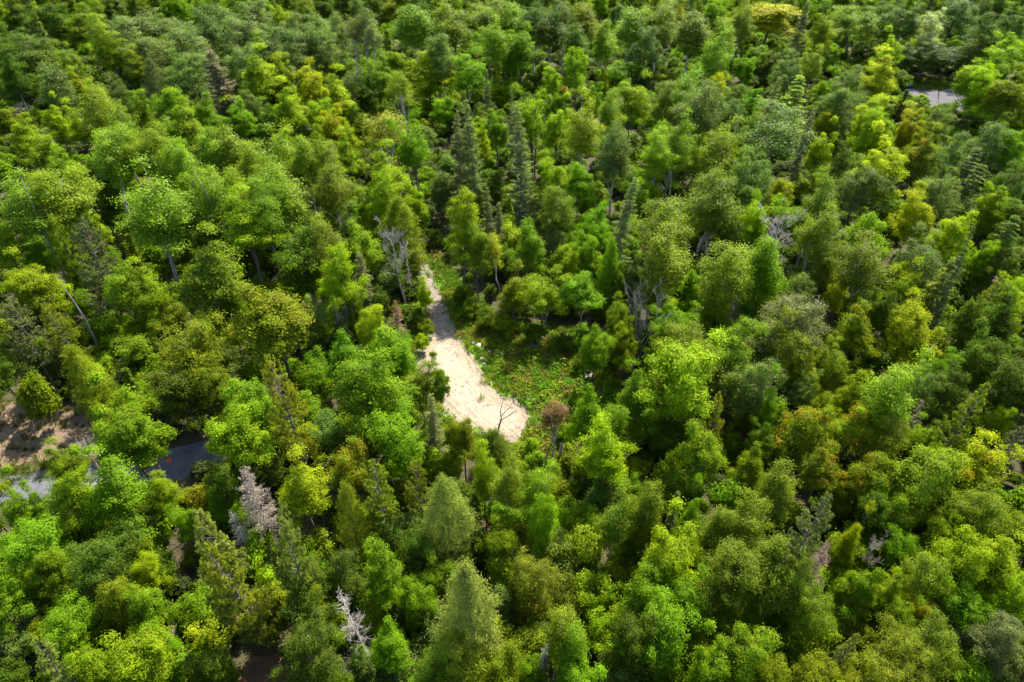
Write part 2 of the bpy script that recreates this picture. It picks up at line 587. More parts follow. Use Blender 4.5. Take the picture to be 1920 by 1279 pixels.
V = {}   # kind -> list of (crown mesh, trunk mesh, width, height)
V['M'] = [broad_crown('maple', 10 + i, 4.0, 14, z, nb, 13, 28, 0.17, fl, M_BROAD, M_BARK, egg=e, tuft_r=0.235, amp=am, nl=n, rb=(0.15, 0.32), lw=.06, low=lo_, rag=.35)
          for i, (z, e, n, nb, fl, am, lo_) in enumerate([(2.2, .3, 7, 60, .7, .75, .45), (1.2, .5, 8, 64, .8, .7, .48), (2.6, .15, 6, 58, .6, .8, .44), (1.4, .6, 9, 62, .9, .7, .5),
                                                        (3.4, .35, 5, 52, .7, .9, .38), (1.0, .4, 10, 66, .75, .62, .52), (2.0, .7, 6, 56, .9, .8, .45), (2.8, .25, 4, 48, .6, .95, .36)])]
V['L'] = [broad_crown('tall_leafy', 30 + i, 3.2, 15, z, 56, 13, 23, 0.16, 0.9, M_BROAD, M_BARK, egg=e, tuft_r=0.25, amp=am, nl=10, rb=(0.17, 0.33), lw=.06, low=.46, two_stems=i == 1, rag=.3)
          for i, (e, z, am) in enumerate([(.5, 2.0, .75), (.35, 3.5, .85), (.7, 1.2, .7), (.6, 2.4, .85)])]
V['A'] = [broad_crown('aspen', 50 + i, 2.6, 16, z, 80, 10, 17, 0.15, 1.25, M_FINE, M_PALE_BARK, egg=e, tuft_r=0.27, amp=am, nl=9, rb=(0.16, 0.30), limbs=8, trunk_r=0.14, up=0.25, lw=.07, low=.55, rag=.35)
          for i, (z, e, am) in enumerate([(4.4, .4, .55), (3.0, .6, .6), (5.2, .3, .7), (3.6, .7, .55), (2.4, .5, .65)])]
V['O'] = [broad_crown('oak', 70 + i, 4.2, 14, z, 88, 12, 17, 0.155, 0.75, M_FINE, M_BARK, egg=e, tuft_r=0.24, amp=am, nl=10, lw=.07, low=.56, rb=(0.14, 0.26), limbs=12, rag=.3)
          for i, (e, z, am) in enumerate([(.1, 1.0, .5), (.3, 2.0, .6), (.2, 1.4, .55), (.45, .8, .55), (.3, 3.0, .7)])]
V['B'] = [broad_crown('birch', 90 + i, 2.2, 17, 7.0, 50, 7, 15, 0.155, 1.0, M_FINE, M_PALE_BARK, egg=.3, tuft_r=0.29, amp=0.5, nl=6, rb=(0.16, 0.30), limbs=11, trunk_r=0.15, up=0.25, rag=.5, lw=.07, low=.55)
          for i in range(3)]
V['S'] = [conifer('spruce', 110 + i, 2.5, 18, 1.6, 40, 6, 0.19, 0.27, d, M_NEEDLE, M_DEAD_DARK, power=.7, sparse=sp, tip_up=.2, width=.36, hang=.55, nspray=5, ragged=.42)
          for i, (d, sp) in enumerate([(.32, .16), (.45, .3), (.28, .2), (.38, .36)])]
V['N'] = [conifer('young_spruce', 120 + i, 1.7, 9, 0.5, 26, 8, 0.24, 0.34, .12, M_NEEDLE, M_BARK, power=.95, tip_up=.2, width=.26, hang=.2, ragged=.12) for i in range(2)]
V['H'] = [conifer('hemlock', 130 + i, 3.6, 14, 1.5, 20, 7, 0.26, 0.45, .12, M_NEEDLE, M_BARK, power=.75, tip_up=.05, width=.50, hang=.25, flatn=True, nspray=4, ragged=.3) for i in range(2)]
V['C'] = [cedar('cedar', 140 + i, 2.1, 12, 0.8, 900, M_NEEDLE, M_BARK, belly=b) for i, b in enumerate([.36, .28, .45])]
V['P'] = [pine('pine', 150 + i, 3.6, 17, 3.0, 17, 6, M_NEEDLE, M_BARK, narrow=nw) for i, nw in enumerate([.75, .55, .9])]
V['D'] = [dead_broad('bare_tree', 170 + i, 2.0, 14, M_DEAD) for i in range(2)] + [dead_broad('fan_tree', 175, 2.2, 9, M_DEAD, fan=True)]
V['K'] = [dead_conifer('dead_spruce', 180 + i, 1.7, 12, M_DEAD) for i in range(2)]
V['R'] = [conifer('needle_bare_spruce', 190 + i, 2.2, 13, 3.0, 30, 6, 0.22, 0.17, .3, M_NEEDLE, M_DEAD_DARK, power=.65, sparse=.28, width=.3, hang=.4, nspray=4, ragged=.4) for i in range(2)]
V['T'] = [broad_crown('shrub', 200 + i, 1.5, 3.4, 0.3, 34, 9, 10, 0.20, 0.7, M_BROAD, M_BARK, egg=.3, tuft_r=.2, amp=.35, nl=6, rb=(.22, .34), limbs=6, trunk_r=.05) for i in range(3)]
V['U'] = [broad_crown('young_tree', 220 + i, 2.2, 7, 0.6, 44, 12, 15, 0.165, 0.8, M_BROAD, M_BARK, egg=e, tuft_r=.21, amp=.6, nl=7, rb=(.17, .32), limbs=7, trunk_r=.08, lw=.07, low=.55) for i, e in enumerate([.3, .5, .15, .6])]

# ------------------------------------------------------------------ leaf colours (real albedos)
COL = {
    'g': (0.104, 0.178, 0.001), 'y': (0.158, 0.222, 0.001), 'Y': (0.220, 0.242, 0.001), 'l': (0.134, 0.190, 0.005),
    'd': (0.060, 0.098, 0.002), 'b': (0.086, 0.126, 0.022), 'o': (0.112, 0.146, 0.003), 'G': (0.108, 0.128, 0.040),
    'r': (0.280, 0.180, 0.004), 'n': (0.100, 0.100, 0.054), 'w': (0.270, 0.300, 0.190), 'c': (0.135, 0.158, 0.030),
    'p': (0.136, 0.156, 0.010), 'k': (0.070, 0.090, 0.028), 'q': (0.178, 0.172, 0.003), 'e': (0.150, 0.090, 0.040), 'i': (0.150, 0.118, 0.100),
}
COLWORD = {'g': 'bright green', 'y': 'yellow-green', 'Y': 'golden yellow', 'l': 'light green', 'd': 'dark green', 'b': 'grey-green',
           'o': 'olive', 'G': 'dull grey-green', 'r': 'orange', 'n': 'brown', 'w': 'whitish', 'c': 'pale olive', 'p': 'yellowish olive',
           'k': 'deep grey-green', 'q': 'golden brown', 'i': 'pinkish grey', 'e': 'reddish brown'}
KIND = {  # name, noun for the label, category, group
    'M': ('maple_tree', 'rounded leafy tree', 'tree', 'rounded leafy trees of the forest canopy'),
    'L': ('maple_tree', 'tall leafy tree', 'tree', 'rounded leafy trees of the forest canopy'),
    'A': ('aspen_tree', 'upright fine-leaved tree', 'tree', 'upright fine-leaved trees of the forest canopy'),
    'O': ('oak_tree', 'domed small-leaved tree', 'tree', 'domed small-leaved trees of the forest canopy'),
    'B': ('birch_tree', 'thin pale-trunked tree', 'tree', 'thin pale-trunked trees among the canopy'),
    'S': ('spruce_tree', 'tall open conifer', 'conifer', 'tall open conifers among the leafy trees'),
    'N': ('spruce_tree', 'small pointed conifer', 'conifer', 'small pointed conifers between taller trees'),
    'H': ('hemlock_tree', 'layered conifer', 'conifer', 'layered conifers among the leafy trees'),
    'C': ('cedar_tree', 'dense cone-shaped conifer', 'conifer', 'dense cone-shaped conifers'),
    'P': ('pine_tree', 'feathery conifer', 'conifer', 'feathery conifers among the leafy trees'),
    'D': ('dead_tree', 'leafless tree', 'dead tree', 'leafless dead trees'),
    'K': ('dead_spruce', 'needleless dead conifer', 'dead tree', 'dead conifers'),
    'R': ('dead_spruce', 'dead conifer with dry needles', 'dead tree', 'dead conifers'),
    'U': ('young_tree', 'low leafy tree', 'tree', 'low young trees filling the gaps of the canopy'),
    'T': ('shrub', 'low leafy bush', 'shrub', 'low leafy bushes'),
}
# kind  tip x  tip y  crown width (photograph pixels)  colour  [accent:share]  [H=height]  [| own label]
TREES = """
M 90 12 90 d
M 150 18 72 g
M 28 8 62 d
T 1080 742 26 g
T 1056 800 28 g
T 1004 856 30 g
T 972 872 34 y
T 948 868 30 o
T 1034 874 36 g
T 1062 846 32 o
T 912 586 30 d
T 944 598 32 o
T 884 570 30 g
T 1002 612 34 d
T 1062 632 30 d
T 862 546 28 d
T 792 634 24 y
T 800 606 22 o
T 1000 828 24 g
T 1092 778 30 y
T 1090 664 30 d
O 12 60 64 d
N 66 24 24 G H=17
O 56 76 106 d
M 8 116 60 d
L 188 48 84 l | light green open-crowned tree with pale forking stems below the hazy grey-green canopy
O 125 95 44 l
A 95 115 58 b
O 245 36 100 b
O 190 30 64 d
O 305 28 96 b
O 340 52 84 b
O 375 20 72 b
O 262 66 76 b
M 250 105 42 y Y:.5
C 274 112 38 k
O 345 100 86 b
S 402 94 74 n H=17 | large brownish-grey conifer beside the bright yellow-green crowns
M 312 163 58 g
M 332 204 84 l
M 377 184 62 g
M 250 178 46 g
O 214 152 50 d
M 186 166 52 o
M 130 148 54 l r:.25
A 155 170 60 o
A 182 162 50 l
O 228 200 54 l
M 95 205 46 y
M 136 214 58 y
T 35 199 44 w | whitish pale-topped bush beside the dark trees near the blue tarp
M 33 226 56 y Y:.3
M 72 258 56 l
M 108 284 62 l
A 172 246 66 l
A 215 224 54 o r:.12
A 256 244 60 l
B 338 252 52 l
A 296 262 56 l
A 380 246 62 l
O 412 10 76 b
O 470 4 80 b
O 448 44 82 b
O 500 60 76 b
O 440 92 70 b
O 540 30 76 b
O 592 27 78 b Y:.15
O 560 66 76 b
O 604 62 76 b
M 490 82 48 g
M 520 12 40 y
A 634 24 40 G
B 652 20 36 G H=19
B 674 10 44 G H=20
B 692 28 42 G H=19
M 482 117 84 y
M 524 114 52 y
M 582 122 62 Y
M 612 152 74 Y
M 538 172 66 y Y:.2
M 592 190 60 y
M 622 214 64 Y
M 645 238 48 y
M 598 244 50 y
O 470 178 38 b
M 446 191 48 g
M 488 214 54 g
A 422 236 72 l
A 520 240 74 l
A 452 262 62 l
A 560 256 64 l
A 482 276 66 l
A 602 266 58 l
M 640 268 52 y
B 712 190 72 q Y:.2 | thin half-bare brownish-orange tree above the spruce pair
B 756 114 50 l Y:.3 H=19
M 800 90 86 Y r:.12
M 722 50 30 g
A 780 10 76 g
M 742 92 36 y
O 652 132 56 G
M 682 140 52 d
M 712 124 52 g
M 640 170 46 g
M 742 222 54 g
L 776 224 70 g
M 728 296 88 y Y:.12
A 848 6 74 l Y:.12
A 914 0 72 l
A 962 4 62 l
A 936 40 54 l
A 826 62 52 b
M 980 58 76 g
N 928 92 34 y H=13 | narrow yellow-green conical tree standing beyond the two tall grey conifers
M 872 104 68 g Y:.08
A 1002 8 54 d
A 1032 16 60 d
A 1062 5 54 d
A 1112 4 62 o
A 1138 36 48 l
A 1182 14 62 l
A 1080 44 52 d
L 1086 88 54 l
M 1032 132 38 l
T 1056 166 22 r
M 1132 128 22 Y
S 916 138 30 k
S 858 212 52 G H=19
S 886 186 58 G H=21
S 968 168 42 k H=20
S 986 206 66 G H=22 | tallest grey-green conifer of the open pair rising behind the clearing
L 1004 170 62 y
A 1092 200 62 y
M 1044 212 54 y
M 1190 155 66 y
M 1112 164 44 g
A 1142 165 44 l
A 1164 233 68 b
M 930 214 52 g
M 905 236 50 y
M 816 120 40 y
A 1240 8 64 o
M 1276 14 26 q
A 1306 24 72 o Y:.08
A 1356 64 54 l
A 1372 34 48 l
O 1215 50 62 b
M 1340 0 54 g
A 1392 0 44 o
M 1448 0 100 Y | large bright golden-yellow leafy tree cut by the top edge of the photo
S 1514 4 44 G H=17
L 1558 22 64 l
T 1226 140 36 Y
A 1286 130 66 g Y:.18
A 1254 152 44 o
A 1312 165 66 b
M 1346 145 48 Y
O 1386 155 38 b
O 1376 184 58 d
M 1412 166 34 g
S 1446 144 46 G
H 1500 140 74 y | lime-green layered conifer with flat outstretched branches
O 1486 110 52 b Y:.2
O 1532 100 50 l
A 1476 208 90 b | large blue-green egg-shaped tree below the lime layered conifer
S 1521 204 42 n
M 1552 210 36 q
A 1236 240 50 y
A 1276 222 52 l
M 1322 250 34 Y
A 1356 238 60 o q:.25
O 1616 14 86 l
M 1672 80 46 y
M 1656 120 84 Y
O 1604 138 66 b
M 1546 150 34 y
O 1588 162 66 b
M 1642 194 66 Y
M 1662 216 70 y
N 1699 168 26 d H=7
O 1772 206 48 b
T 1726 180 24 l
M 1850 116 74 y
M 1884 98 74 y
M 1906 66 54 y
M 1902 142 76 o
M 1858 134 60 y
O 1700 18 74 d
O 1746 22 48 w q:.25 H=17 | pale whitish-green tree with orange spray before the dark trees above the gravel road
O 1800 0 84 d
O 1862 34 58 d
O 1834 78 60 d B=143
O 1742 86 64 d B=150
O 1704 88 52 d B=150
O 1784 92 64 d B=150
O 1900 28 66 d
O 1652 4 60 d
M 1720 220 44 q
M 1744 240 48 o
M 1732 264 66 o r:.2
M 1676 284 84 Y
M 1542 256 52 y
O 1586 270 52 d
O 1802 258 74 b
H 1840 280 62 k
O 1874 234 66 b
M 1908 246 56 g
A 28 336 94 l
A 106 324 88 l
M 152 385 66 y
A 264 343 132 l | biggest light green oval tree in the stand of fine-leaved trees at the photo's left
P 134 418 96 k n:.4
C 94 410 52 o
N 226 438 44 o
M 186 292 60 d
T 195 366 46 d
M 346 350 74 g
A 392 320 56 l
M 362 402 78 d
M 36 488 88 y q:.15
M 214 500 96 o Y:.1
M 262 520 72 y
M 366 484 134 l | broad light green tree with visible grey trunk beside the sparse orange-olive tree
P 92 568 66 p B=720
P 14 578 92 G B=742
C 128 652 62 o B=792
N 226 696 52 d B=806
T 56 722 60 o B=800
M 330 612 116 o
M 318 684 116 d
M 392 684 92 o
M 494 546 148 o q:.35 | wide sparse orange-olive tree with a thick grey trunk and bare side limbs
M 452 402 118 y q:.08
A 402 318 76 l
A 432 314 62 l
A 510 308 92 l
A 482 350 70 g
O 556 374 62 b
A 592 418 66 o
M 562 432 104 d
M 416 510 62 g
A 622 308 62 o
M 652 330 34 y
M 668 384 54 g
M 648 414 76 b
M 676 428 84 y
L 618 470 84 y
M 702 362 52 g
L 728 318 78 y
M 772 348 52 y r:.15
C 744 374 70 o H=14.5 | tall olive conifer right behind the bleached bare tree by the driveway
D 742 420 58 i B=576 | bleached bare tree with a fan of fine twigs beside the driveway
K 763 482 14 i H=8
C 646 496 40 d H=13
S 672 474 54 G H=13
K 624 554 30 w H=10 | slim whitish dead conifer between a round grey-green tree and a dark cone
O 590 574 56 b | small round grey-green tree below the dark cone-shaped conifer
R 742 568 40 e B=646 | rusty brown dead conifer standing by the edge of the sand
L 792 530 32 y B=626
M 690 580 62 y
L 858 364 84 y Y:.25 B=545
L 892 414 68 g B=560
S 914 352 42 G H=15
S 934 376 38 G H=12
N 964 374 30 d H=10 | small dark blue-green pointed conifer between tall grey conifers
B 935 430 40 Y B=552 | golden-leaved thin tree with a bare crooked trunk at the edge of the clearing
L 996 412 70 g B=565
O 1040 424 46 b
A 1036 360 52 o
M 1116 390 68 g
S 1166 328 58 G H=19
C 1146 448 42 g H=13
M 1104 450 54 g
M 1066 460 46 y
L 1022 510 74 y B=624
L 962 512 66 o q:.45 B=612
M 1098 520 82 g B=624
M 1188 488 58 b
M 1166 502 50 g
M 1162 566 62 o
M 1050 300 62 y
M 1090 308 62 g
M 1062 384 56 d
D 1252 318 26 i H=8
A 1340 314 82 o
O 1422 304 80 b
M 1474 334 58 q
L 1430 358 62 y
A 1262 376 92 o
A 1266 424 100 o q:.5
M 1342 394 42 o
O 1376 390 64 d
D 1342 426 36 n H=9
A 1354 458 82 o
L 1456 432 116 g | bright green tree with big dead grey limbs sticking out of its top
D 1462 396 76 i H=15 | pale dead limbs spreading above a bright green crown
M 1522 400 46 y
M 1312 502 54 g
M 1342 545 70 y r:.1
R 1388 534 34 i H=11 | pinkish-grey dead conifer beside a round yellow-green tree
C 1376 546 30 o
M 1226 505 66 o r:.3
D 1204 572 66 i B=690 fan | fan-shaped cluster of bare silvery stems at the right edge of the clearing
M 1268 580 86 g
M 1178 612 52 o
M 1232 640 50 g
O 1506 550 122 G | wide domed silvery grey-green tree among darker trees
O 1512 520 56 b
A 1552 330 66 o
O 1620 308 76 b
A 1550 392 62 o
M 1650 394 94 y
M 1736 364 76 Y
O 1760 340 76 b
H 1834 308 76 d
M 1874 354 66 y
M 1798 402 82 Y
S 1843 430 40 k H=20 | narrow grey spire-like conifer leaning out of a bright yellow-green crown
M 1852 456 48 y
H 1896 400 66 d
O 1902 452 60 d
O 1902 322 66 d
O 1570 418 84 b
M 1532 416 32 g
A 1642 444 74 o
O 1726 452 86 b
H 1784 480 84 o
M 1714 498 70 Y
M 1576 518 48 Y
M 1556 478 66 o
M 1622 540 78 d
M 1662 552 74 d
P 1866 508 60 p
M 1902 522 54 y
M 1728 578 94 Y
M 1618 588 84 o q:.5
M 1842 584 82 d
M 1888 580 86 d
M 1870 640 90 d
P 1822 560 56 o
M 1276 662 148 y q:.1 | broadest yellow-green crown right of the clearing
M 1208 716 84 g
O 1316 618 116 o
O 1388 618 98 l
M 1432 604 76 y
O 1486 622 98 o q:.2
O 1422 678 98 b
P 1356 748 60 p
M 1336 808 112 l
L 1466 732 44 g
M 1530 700 50 q
O 1502 714 52 b
M 1542 664 48 y
O 1580 652 66 o
M 1526 758 104 o r:.28
M 1612 776 84 y r:.35
M 1632 862 92 o r:.33
M 1560 850 84 o r:.2
M 1412 848 72 o
M 1442 802 60 d
A 1472 868 72 o
A 1684 692 92 y
M 1618 708 80 o q:.2
O 1742 702 66 b
O 1796 698 72 d
M 1782 668 66 g
R 1738 752 40 i H=9
P 1838 728 94 p
M 1886 758 52 y
O 1682 768 94 o
M 1740 800 58 g
M 1864 842 106 Y r:.3 | yellow-green tree topped with orange leaves near the right edge
P 1912 798 60 n
M 1780 840 66 y
M 1822 828 60 o
M 1752 860 118 l | light green tall-crowned tree below the dead grey conifer at the right
M 206 768 116 g Y:.1
M 258 800 84 g
M 108 848 80 o Y:.15
D 152 822 48 w H=9
M 436 772 124 y
M 456 730 110 g
P 520 676 100 p H=19 | tall golden-olive conifer below the wide sparse tree
M 692 668 148 g
M 640 632 80 g
M 724 618 84 g
A 784 692 60 o B=800
M 812 690 54 g B=798
M 736 778 120 g
M 646 842 92 o q:.5
P 700 862 88 p
P 772 868 54 p
C 828 884 80 c H=15
S 806 742 56 G H=13
M 866 790 70 o B=905 Y:.15
C 922 806 52 d B=872
L 906 850 62 y
A 958 852 62 o
A 998 882 66 y
M 1118 610 62 g B=728
M 1106 742 84 g B=890
M 1142 760 70 g
M 1136 818 116 y | glowing yellow-green tree standing clear below the clearing
B 1046 754 58 e r:.2 B=874 | thin tree with reddish-brown leaves at the lower end of the grass
M 30 936 76 g
M 112 908 108 y Y:.2
M 196 886 118 g Y:.1
M 302 908 64 y
M 18 996 108 g
M 64 1030 90 g
O 158 1018 114 d
M 248 1048 62 y q:.25
M 196 1086 104 o q:.2
M 250 1110 84 g
M 104 1130 96 g
M 220 1206 130 y
M 150 1220 90 l
P 62 1240 84 c
M 312 1196 66 g
M 386 1226 80 d
P 362 962 140 c H=21 | biggest feathery yellow-olive conifer at the lower left
P 410 985 120 p H=19
P 510 972 92 c H=18
M 340 950 54 g
R 458 876 74 i H=13 | pinkish-grey dead conifer with dry fine twigs above the big feathery conifer
K 438 962 46 i H=9
T 378 928 52 q
M 560 890 112 y
C 640 906 50 p H=14
M 404 878 82 d
O 640 1038 90 d
O 560 1080 100 d
M 598 1122 68 o
O 560 1178 116 d
K 660 1116 72 i B=1262 | stark white dead conifer with radiating bare twigs near the bottom edge
D 632 1238 44 w H=5
M 724 1046 100 g
M 768 1092 80 g
M 824 1050 64 g
M 736 1192 82 g
C 880 1040 106 c B=1255 | wide pale olive cone-shaped conifer near the bottom edge
M 790 1000 84 d
M 928 982 76 g
L 1006 930 74 y
O 862 1216 112 o
O 800 1232 90 g
M 930 1226 90 o
O 1006 1058 94 o
K 1004 1208 44 i H=10
A 1046 1140 70 o
A 1086 1180 72 g
T 985 1136 66 q
A 1160 932 66 o
A 1222 912 76 o
M 1212 962 80 o
N 1272 926 34 G H=10
L 1304 944 50 g
A 1350 934 70 o
A 1410 938 74 o
M 1262 1018 122 y
M 1218 1086 100 g
M 1298 1090 100 g
M 1256 1150 118 g
M 1312 1028 70 l
O 1382 1032 128 o
M 1400 1186 116 g
M 1206 1180 112 d
P 1532 930 112 G H=18
R 1556 1010 54 i H=10
O 1480 1076 118 l
O 1524 1120 96 o
M 1636 1072 84 g
A 1452 1006 70 o
M 1716 1010 66 g
O 1762 1048 94 l
M 1690 1082 72 l
M 1836 1026 116 y
M 1890 1018 106 y
M 1700 1132 66 g
M 1812 1108 84 g
M 1742 1126 60 q
O 1700 1196 106 o
O 1780 1186 104 o
O 1894 1166 96 G
O 1852 918 106 o
M 1662 938 74 d
M 1702 940 76 g
M 1790 984 66 o
L 1610 978 46 y
P 1588 1210 66 c
D 1650 1010 50 w H=8
M 1446 1240 96 o
M 1540 1246 92 o
O 1640 1236 96 o
M 1000 1236 70 g
O 1720 1262 90 o
M 1340 1256 84 g
M 1080 1248 96 g
M 640 1262 60 d
M -14 420 80 l
M -20 660 90 d B=782
M -18 1100 90 g
M 1932 380 80 d
M 1936 700 90 d
M 1938 960 90 o
M 1936 1100 90 y
"""

# ------------------------------------------------------------------ ground zones (photograph outlines laid onto the ground)
def zone(pix):
    return np.array([at(x, y)[0][:2] for x, y in pix])


Z_SAND = zone([(808, 630), (796, 646), (782, 658), (780, 684), (794, 712), (816, 745), (840, 785), (872, 804), (925, 822), (962, 834), (984, 824),
               (983, 808), (991, 796), (990, 766), (974, 754), (950, 746), (930, 742), (912, 722), (904, 694), (890, 668), (868, 640), (846, 626)])
Z_DRIVE = zone([(778, 470), (786, 520), (800, 560), (806, 600), (800, 640), (852, 644), (858, 628), (842, 590), (828, 552), (812, 520), (792, 470)])
Z_CLEAR = zone([(770, 470), (786, 540), (792, 600), (760, 660), (752, 740), (830, 820), (900, 850), (1000, 905), (1080, 870), (1130, 800),
                (1150, 720), (1130, 660), (1080, 628), (1000, 618), (930, 600), (880, 560), (830, 500), (800, 465)])
Z_LANE = zone([(-60, 912), (0, 896), (80, 884), (200, 868), (300, 846), (380, 828), (470, 806), (470, 846), (380, 876), (340, 902), (200, 918), (60, 940), (-60, 962)])
Z_BANK = zone([(-60, 752), (60, 756), (180, 780), (210, 830), (180, 864), (80, 876), (-60, 886)])
Z_VERGE = zone([(-60, 880), (80, 868), (200, 856), (200, 872), (80, 900), (-60, 920)])
Z_RUST = zone([(468, 1232), (520, 1226), (548, 1250), (552, 1300), (470, 1310), (440, 1270)])
Z_GRAVEL = zone([(1700, 164), (1730, 171), (1765, 171), (1790, 164), (1812, 157), (1850, 150), (1920, 144), (1920, 158), (1850, 168), (1822, 182), (1806, 204),
                 (1770, 212), (1730, 206), (1708, 196), (1690, 180)])
Z_ROADGRASS = zone([(1690, 156), (1720, 148), (1770, 146), (1820, 146), (1822, 154), (1795, 162), (1765, 168), (1730, 168), (1702, 164)])
Z_TRACK = zone([(722, 92), (735, 76), (746, 74), (760, 96), (752, 106), (730, 100)])


def sdf(P, poly):
    """Signed distance of points P (n,2) to a polygon, negative inside."""
    a = poly
    b = np.roll(poly, -1, axis=0)
    d = np.full(len(P), 1e9)
    inside = np.zeros(len(P), bool)
    for p, q in zip(a, b):
        e = q - p
        w = P - p
        t = np.clip((w @ e) / max(e @ e, 1e-9), 0, 1)
        d = np.minimum(d, np.linalg.norm(w - t[:, None] * e, axis=1))
        c = ((p[1] <= P[:, 1]) & (q[1] > P[:, 1])) | ((q[1] <= P[:, 1]) & (p[1] > P[:, 1]))
        xin = p[0] + (P[:, 1] - p[1]) / np.where(abs(q[1] - p[1]) < 1e-9, 1e-9, q[1] - p[1]) * (q[0] - p[0])
        inside ^= c & (P[:, 0] < xin)
    return np.where(inside, -d, d)


_wr = np.random.default_rng(5)
_wk = [(_wr.normal(0, 1, 2), _wr.uniform(0, 6.28)) for _ in range(10)]


def wobble(P, scale=1.0):
    s = np.zeros(len(P))
    for i, (k, ph) in enumerate(_wk):
        f = (0.35 + 0.32 * i) / scale
        s += np.sin(P @ (k / np.linalg.norm(k)) * f * 2 + ph) / (1 + 0.6 * i)
    return s * 0.33


def sheet(name, poly, z, step, mat, wob=0.5, along=None, rough=0.0):
    """A ground sheet inside the polygon, its outline irregular, lying z above the forest floor; attribute edge = metres in from the rim."""
    lo, hi = poly.min(0) - 1.5, poly.max(0) + 1.5
    nx, ny = int((hi[0] - lo[0]) / step) + 2, int((hi[1] - lo[1]) / step) + 2
    X, Y = np.meshgrid(lo[0] + np.arange(nx) * step, lo[1] + np.arange(ny) * step)
    P = np.stack([X.ravel(), Y.ravel()], 1)

    def f(Q):
        return sdf(Q, poly) + wobble(Q) * wob
    s = f(P)
    e = 0.05
    gx = (f(P + [e, 0]) - s) / e
    gy = (f(P + [0, e]) - s) / e
    g = np.stack([gx, gy], 1)
    g /= np.maximum(np.linalg.norm(g, axis=1, keepdims=True), 0.3)
    near = np.abs(s) < step * 0.75
    P2 = np.where(near[:, None], P - g * s[:, None], P)
    idx = np.arange(nx * ny).reshape(ny, nx)
    Q = np.stack([idx[:-1, :-1], idx[:-1, 1:], idx[1:, 1:], idx[1:, :-1]], -1).reshape(-1, 4)
    keep = (s[Q] < step * 0.75).all(1) & (s[Q].min(1) < -step * 0.3)
    Q = Q[keep]
    used = np.unique(Q)
    remap = np.full(nx * ny, -1)
    remap[used] = np.arange(len(used))
    pts = P2[used]
    zz = np.full(len(pts), z)
    if rough:
        zz = zz + rough * np.clip(-s[used] / 1.2, 0, 1) * (0.6 + wobble(pts * 2.1))
    me = mesh_from(name, np.column_stack([pts, zz]), remap[Q], mat, smooth=True)
    at_e = me.attributes.new('edge', 'FLOAT', 'POINT')
    at_e.data.foreach_set('value', np.ascontiguousarray(-s[used], dtype=np.float32))
    if along is not None:
        tv = me.attributes.new('track', 'FLOAT_VECTOR', 'POINT')
        tv.data.foreach_set('vector', np.ascontiguousarray(along(pts), dtype=np.float32).ravel())
    o = bpy.data.objects.new(name, me)
    C.objects.link(o)
    o['kind'] = 'structure'
    return o


def ground_material(name, stops, scale, bmp, rough=0.95, fine=9.0, speck=None, extra=None):
    m, nt, out = nodes_of(name)
    tc = N(nt, 'ShaderNodeTexCoord').outputs['Object']
    n1 = noise(nt, scale, 6, 0.65, tc)
    n2 = noise(nt, fine, 5, 0.7, tc)
    f = math_n(nt, 'ADD', math_n(nt, 'MULTIPLY', n1, 0.6), math_n(nt, 'MULTIPLY', n2, 0.4))
    c = ramp(nt, f, stops)
    h = n2
    if speck:
        v = N(nt, 'ShaderNodeTexVoronoi', Scale=speck[0])
        L(nt, tc, v.inputs['Vector'])
        k = math_n(nt, 'LESS_THAN', v.outputs['Distance'], speck[1])
        rnd = N(nt, 'ShaderNodeSeparateColor')
        L(nt, v.outputs['Color'], rnd.inputs[0])
        k = math_n(nt, 'MULTIPLY', k, math_n(nt, 'LESS_THAN', rnd.outputs[0], speck[3]))
        c = mix(nt, k, c, speck[2])
    if extra:
        c, h = extra(nt, tc, c, h)
    p = N(nt, 'ShaderNodeBsdfPrincipled', Roughness=rough)
    p.inputs['Specular IOR Level'].default_value = 0.15
    L(nt, c, p.inputs['Base Color'])
    L(nt, bump(nt, h, bmp, 0.12), p.inputs['Normal'])
    L(nt, p.outputs[0], out.inputs[0])
    return m


M_FLOOR = ground_material('forest_floor', [(0.3, (0.020, 0.018, 0.009)), (0.5, (0.040, 0.033, 0.016)), (0.65, (0.030, 0.040, 0.009)), (0.8, (0.065, 0.050, 0.025))], 0.35, 0.7)
M_GRASSY = ground_material('grassy_soil', [(0.3, (0.040, 0.072, 0.006)), (0.48, (0.072, 0.118, 0.010)), (0.62, (0.115, 0.125, 0.018)), (0.78, (0.165, 0.120, 0.045))], 0.30, 0.8)
M_BANK = ground_material('leaf_litter', [(0.28, (0.045, 0.045, 0.012)), (0.42, (0.085, 0.060, 0.030)), (0.58, (0.125, 0.086, 0.058)), (0.75, (0.165, 0.112, 0.08))], 0.45, 0.9)
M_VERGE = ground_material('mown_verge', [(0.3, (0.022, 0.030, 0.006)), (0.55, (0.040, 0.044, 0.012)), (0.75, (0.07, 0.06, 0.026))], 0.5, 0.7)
M_RUST = ground_material('rusty_litter', [(0.3, (0.045, 0.030, 0.020)), (0.5, (0.085, 0.050, 0.028)), (0.75, (0.14, 0.08, 0.04))], 0.7, 0.6)
M_LANE = ground_material('worn_asphalt', [(0.3, (0.036, 0.037, 0.042)), (0.5, (0.062, 0.062, 0.068)), (0.7, (0.11, 0.11, 0.118))], 0.5, 0.4, speck=(9, .22, (0.17, 0.165, 0.16), .3))


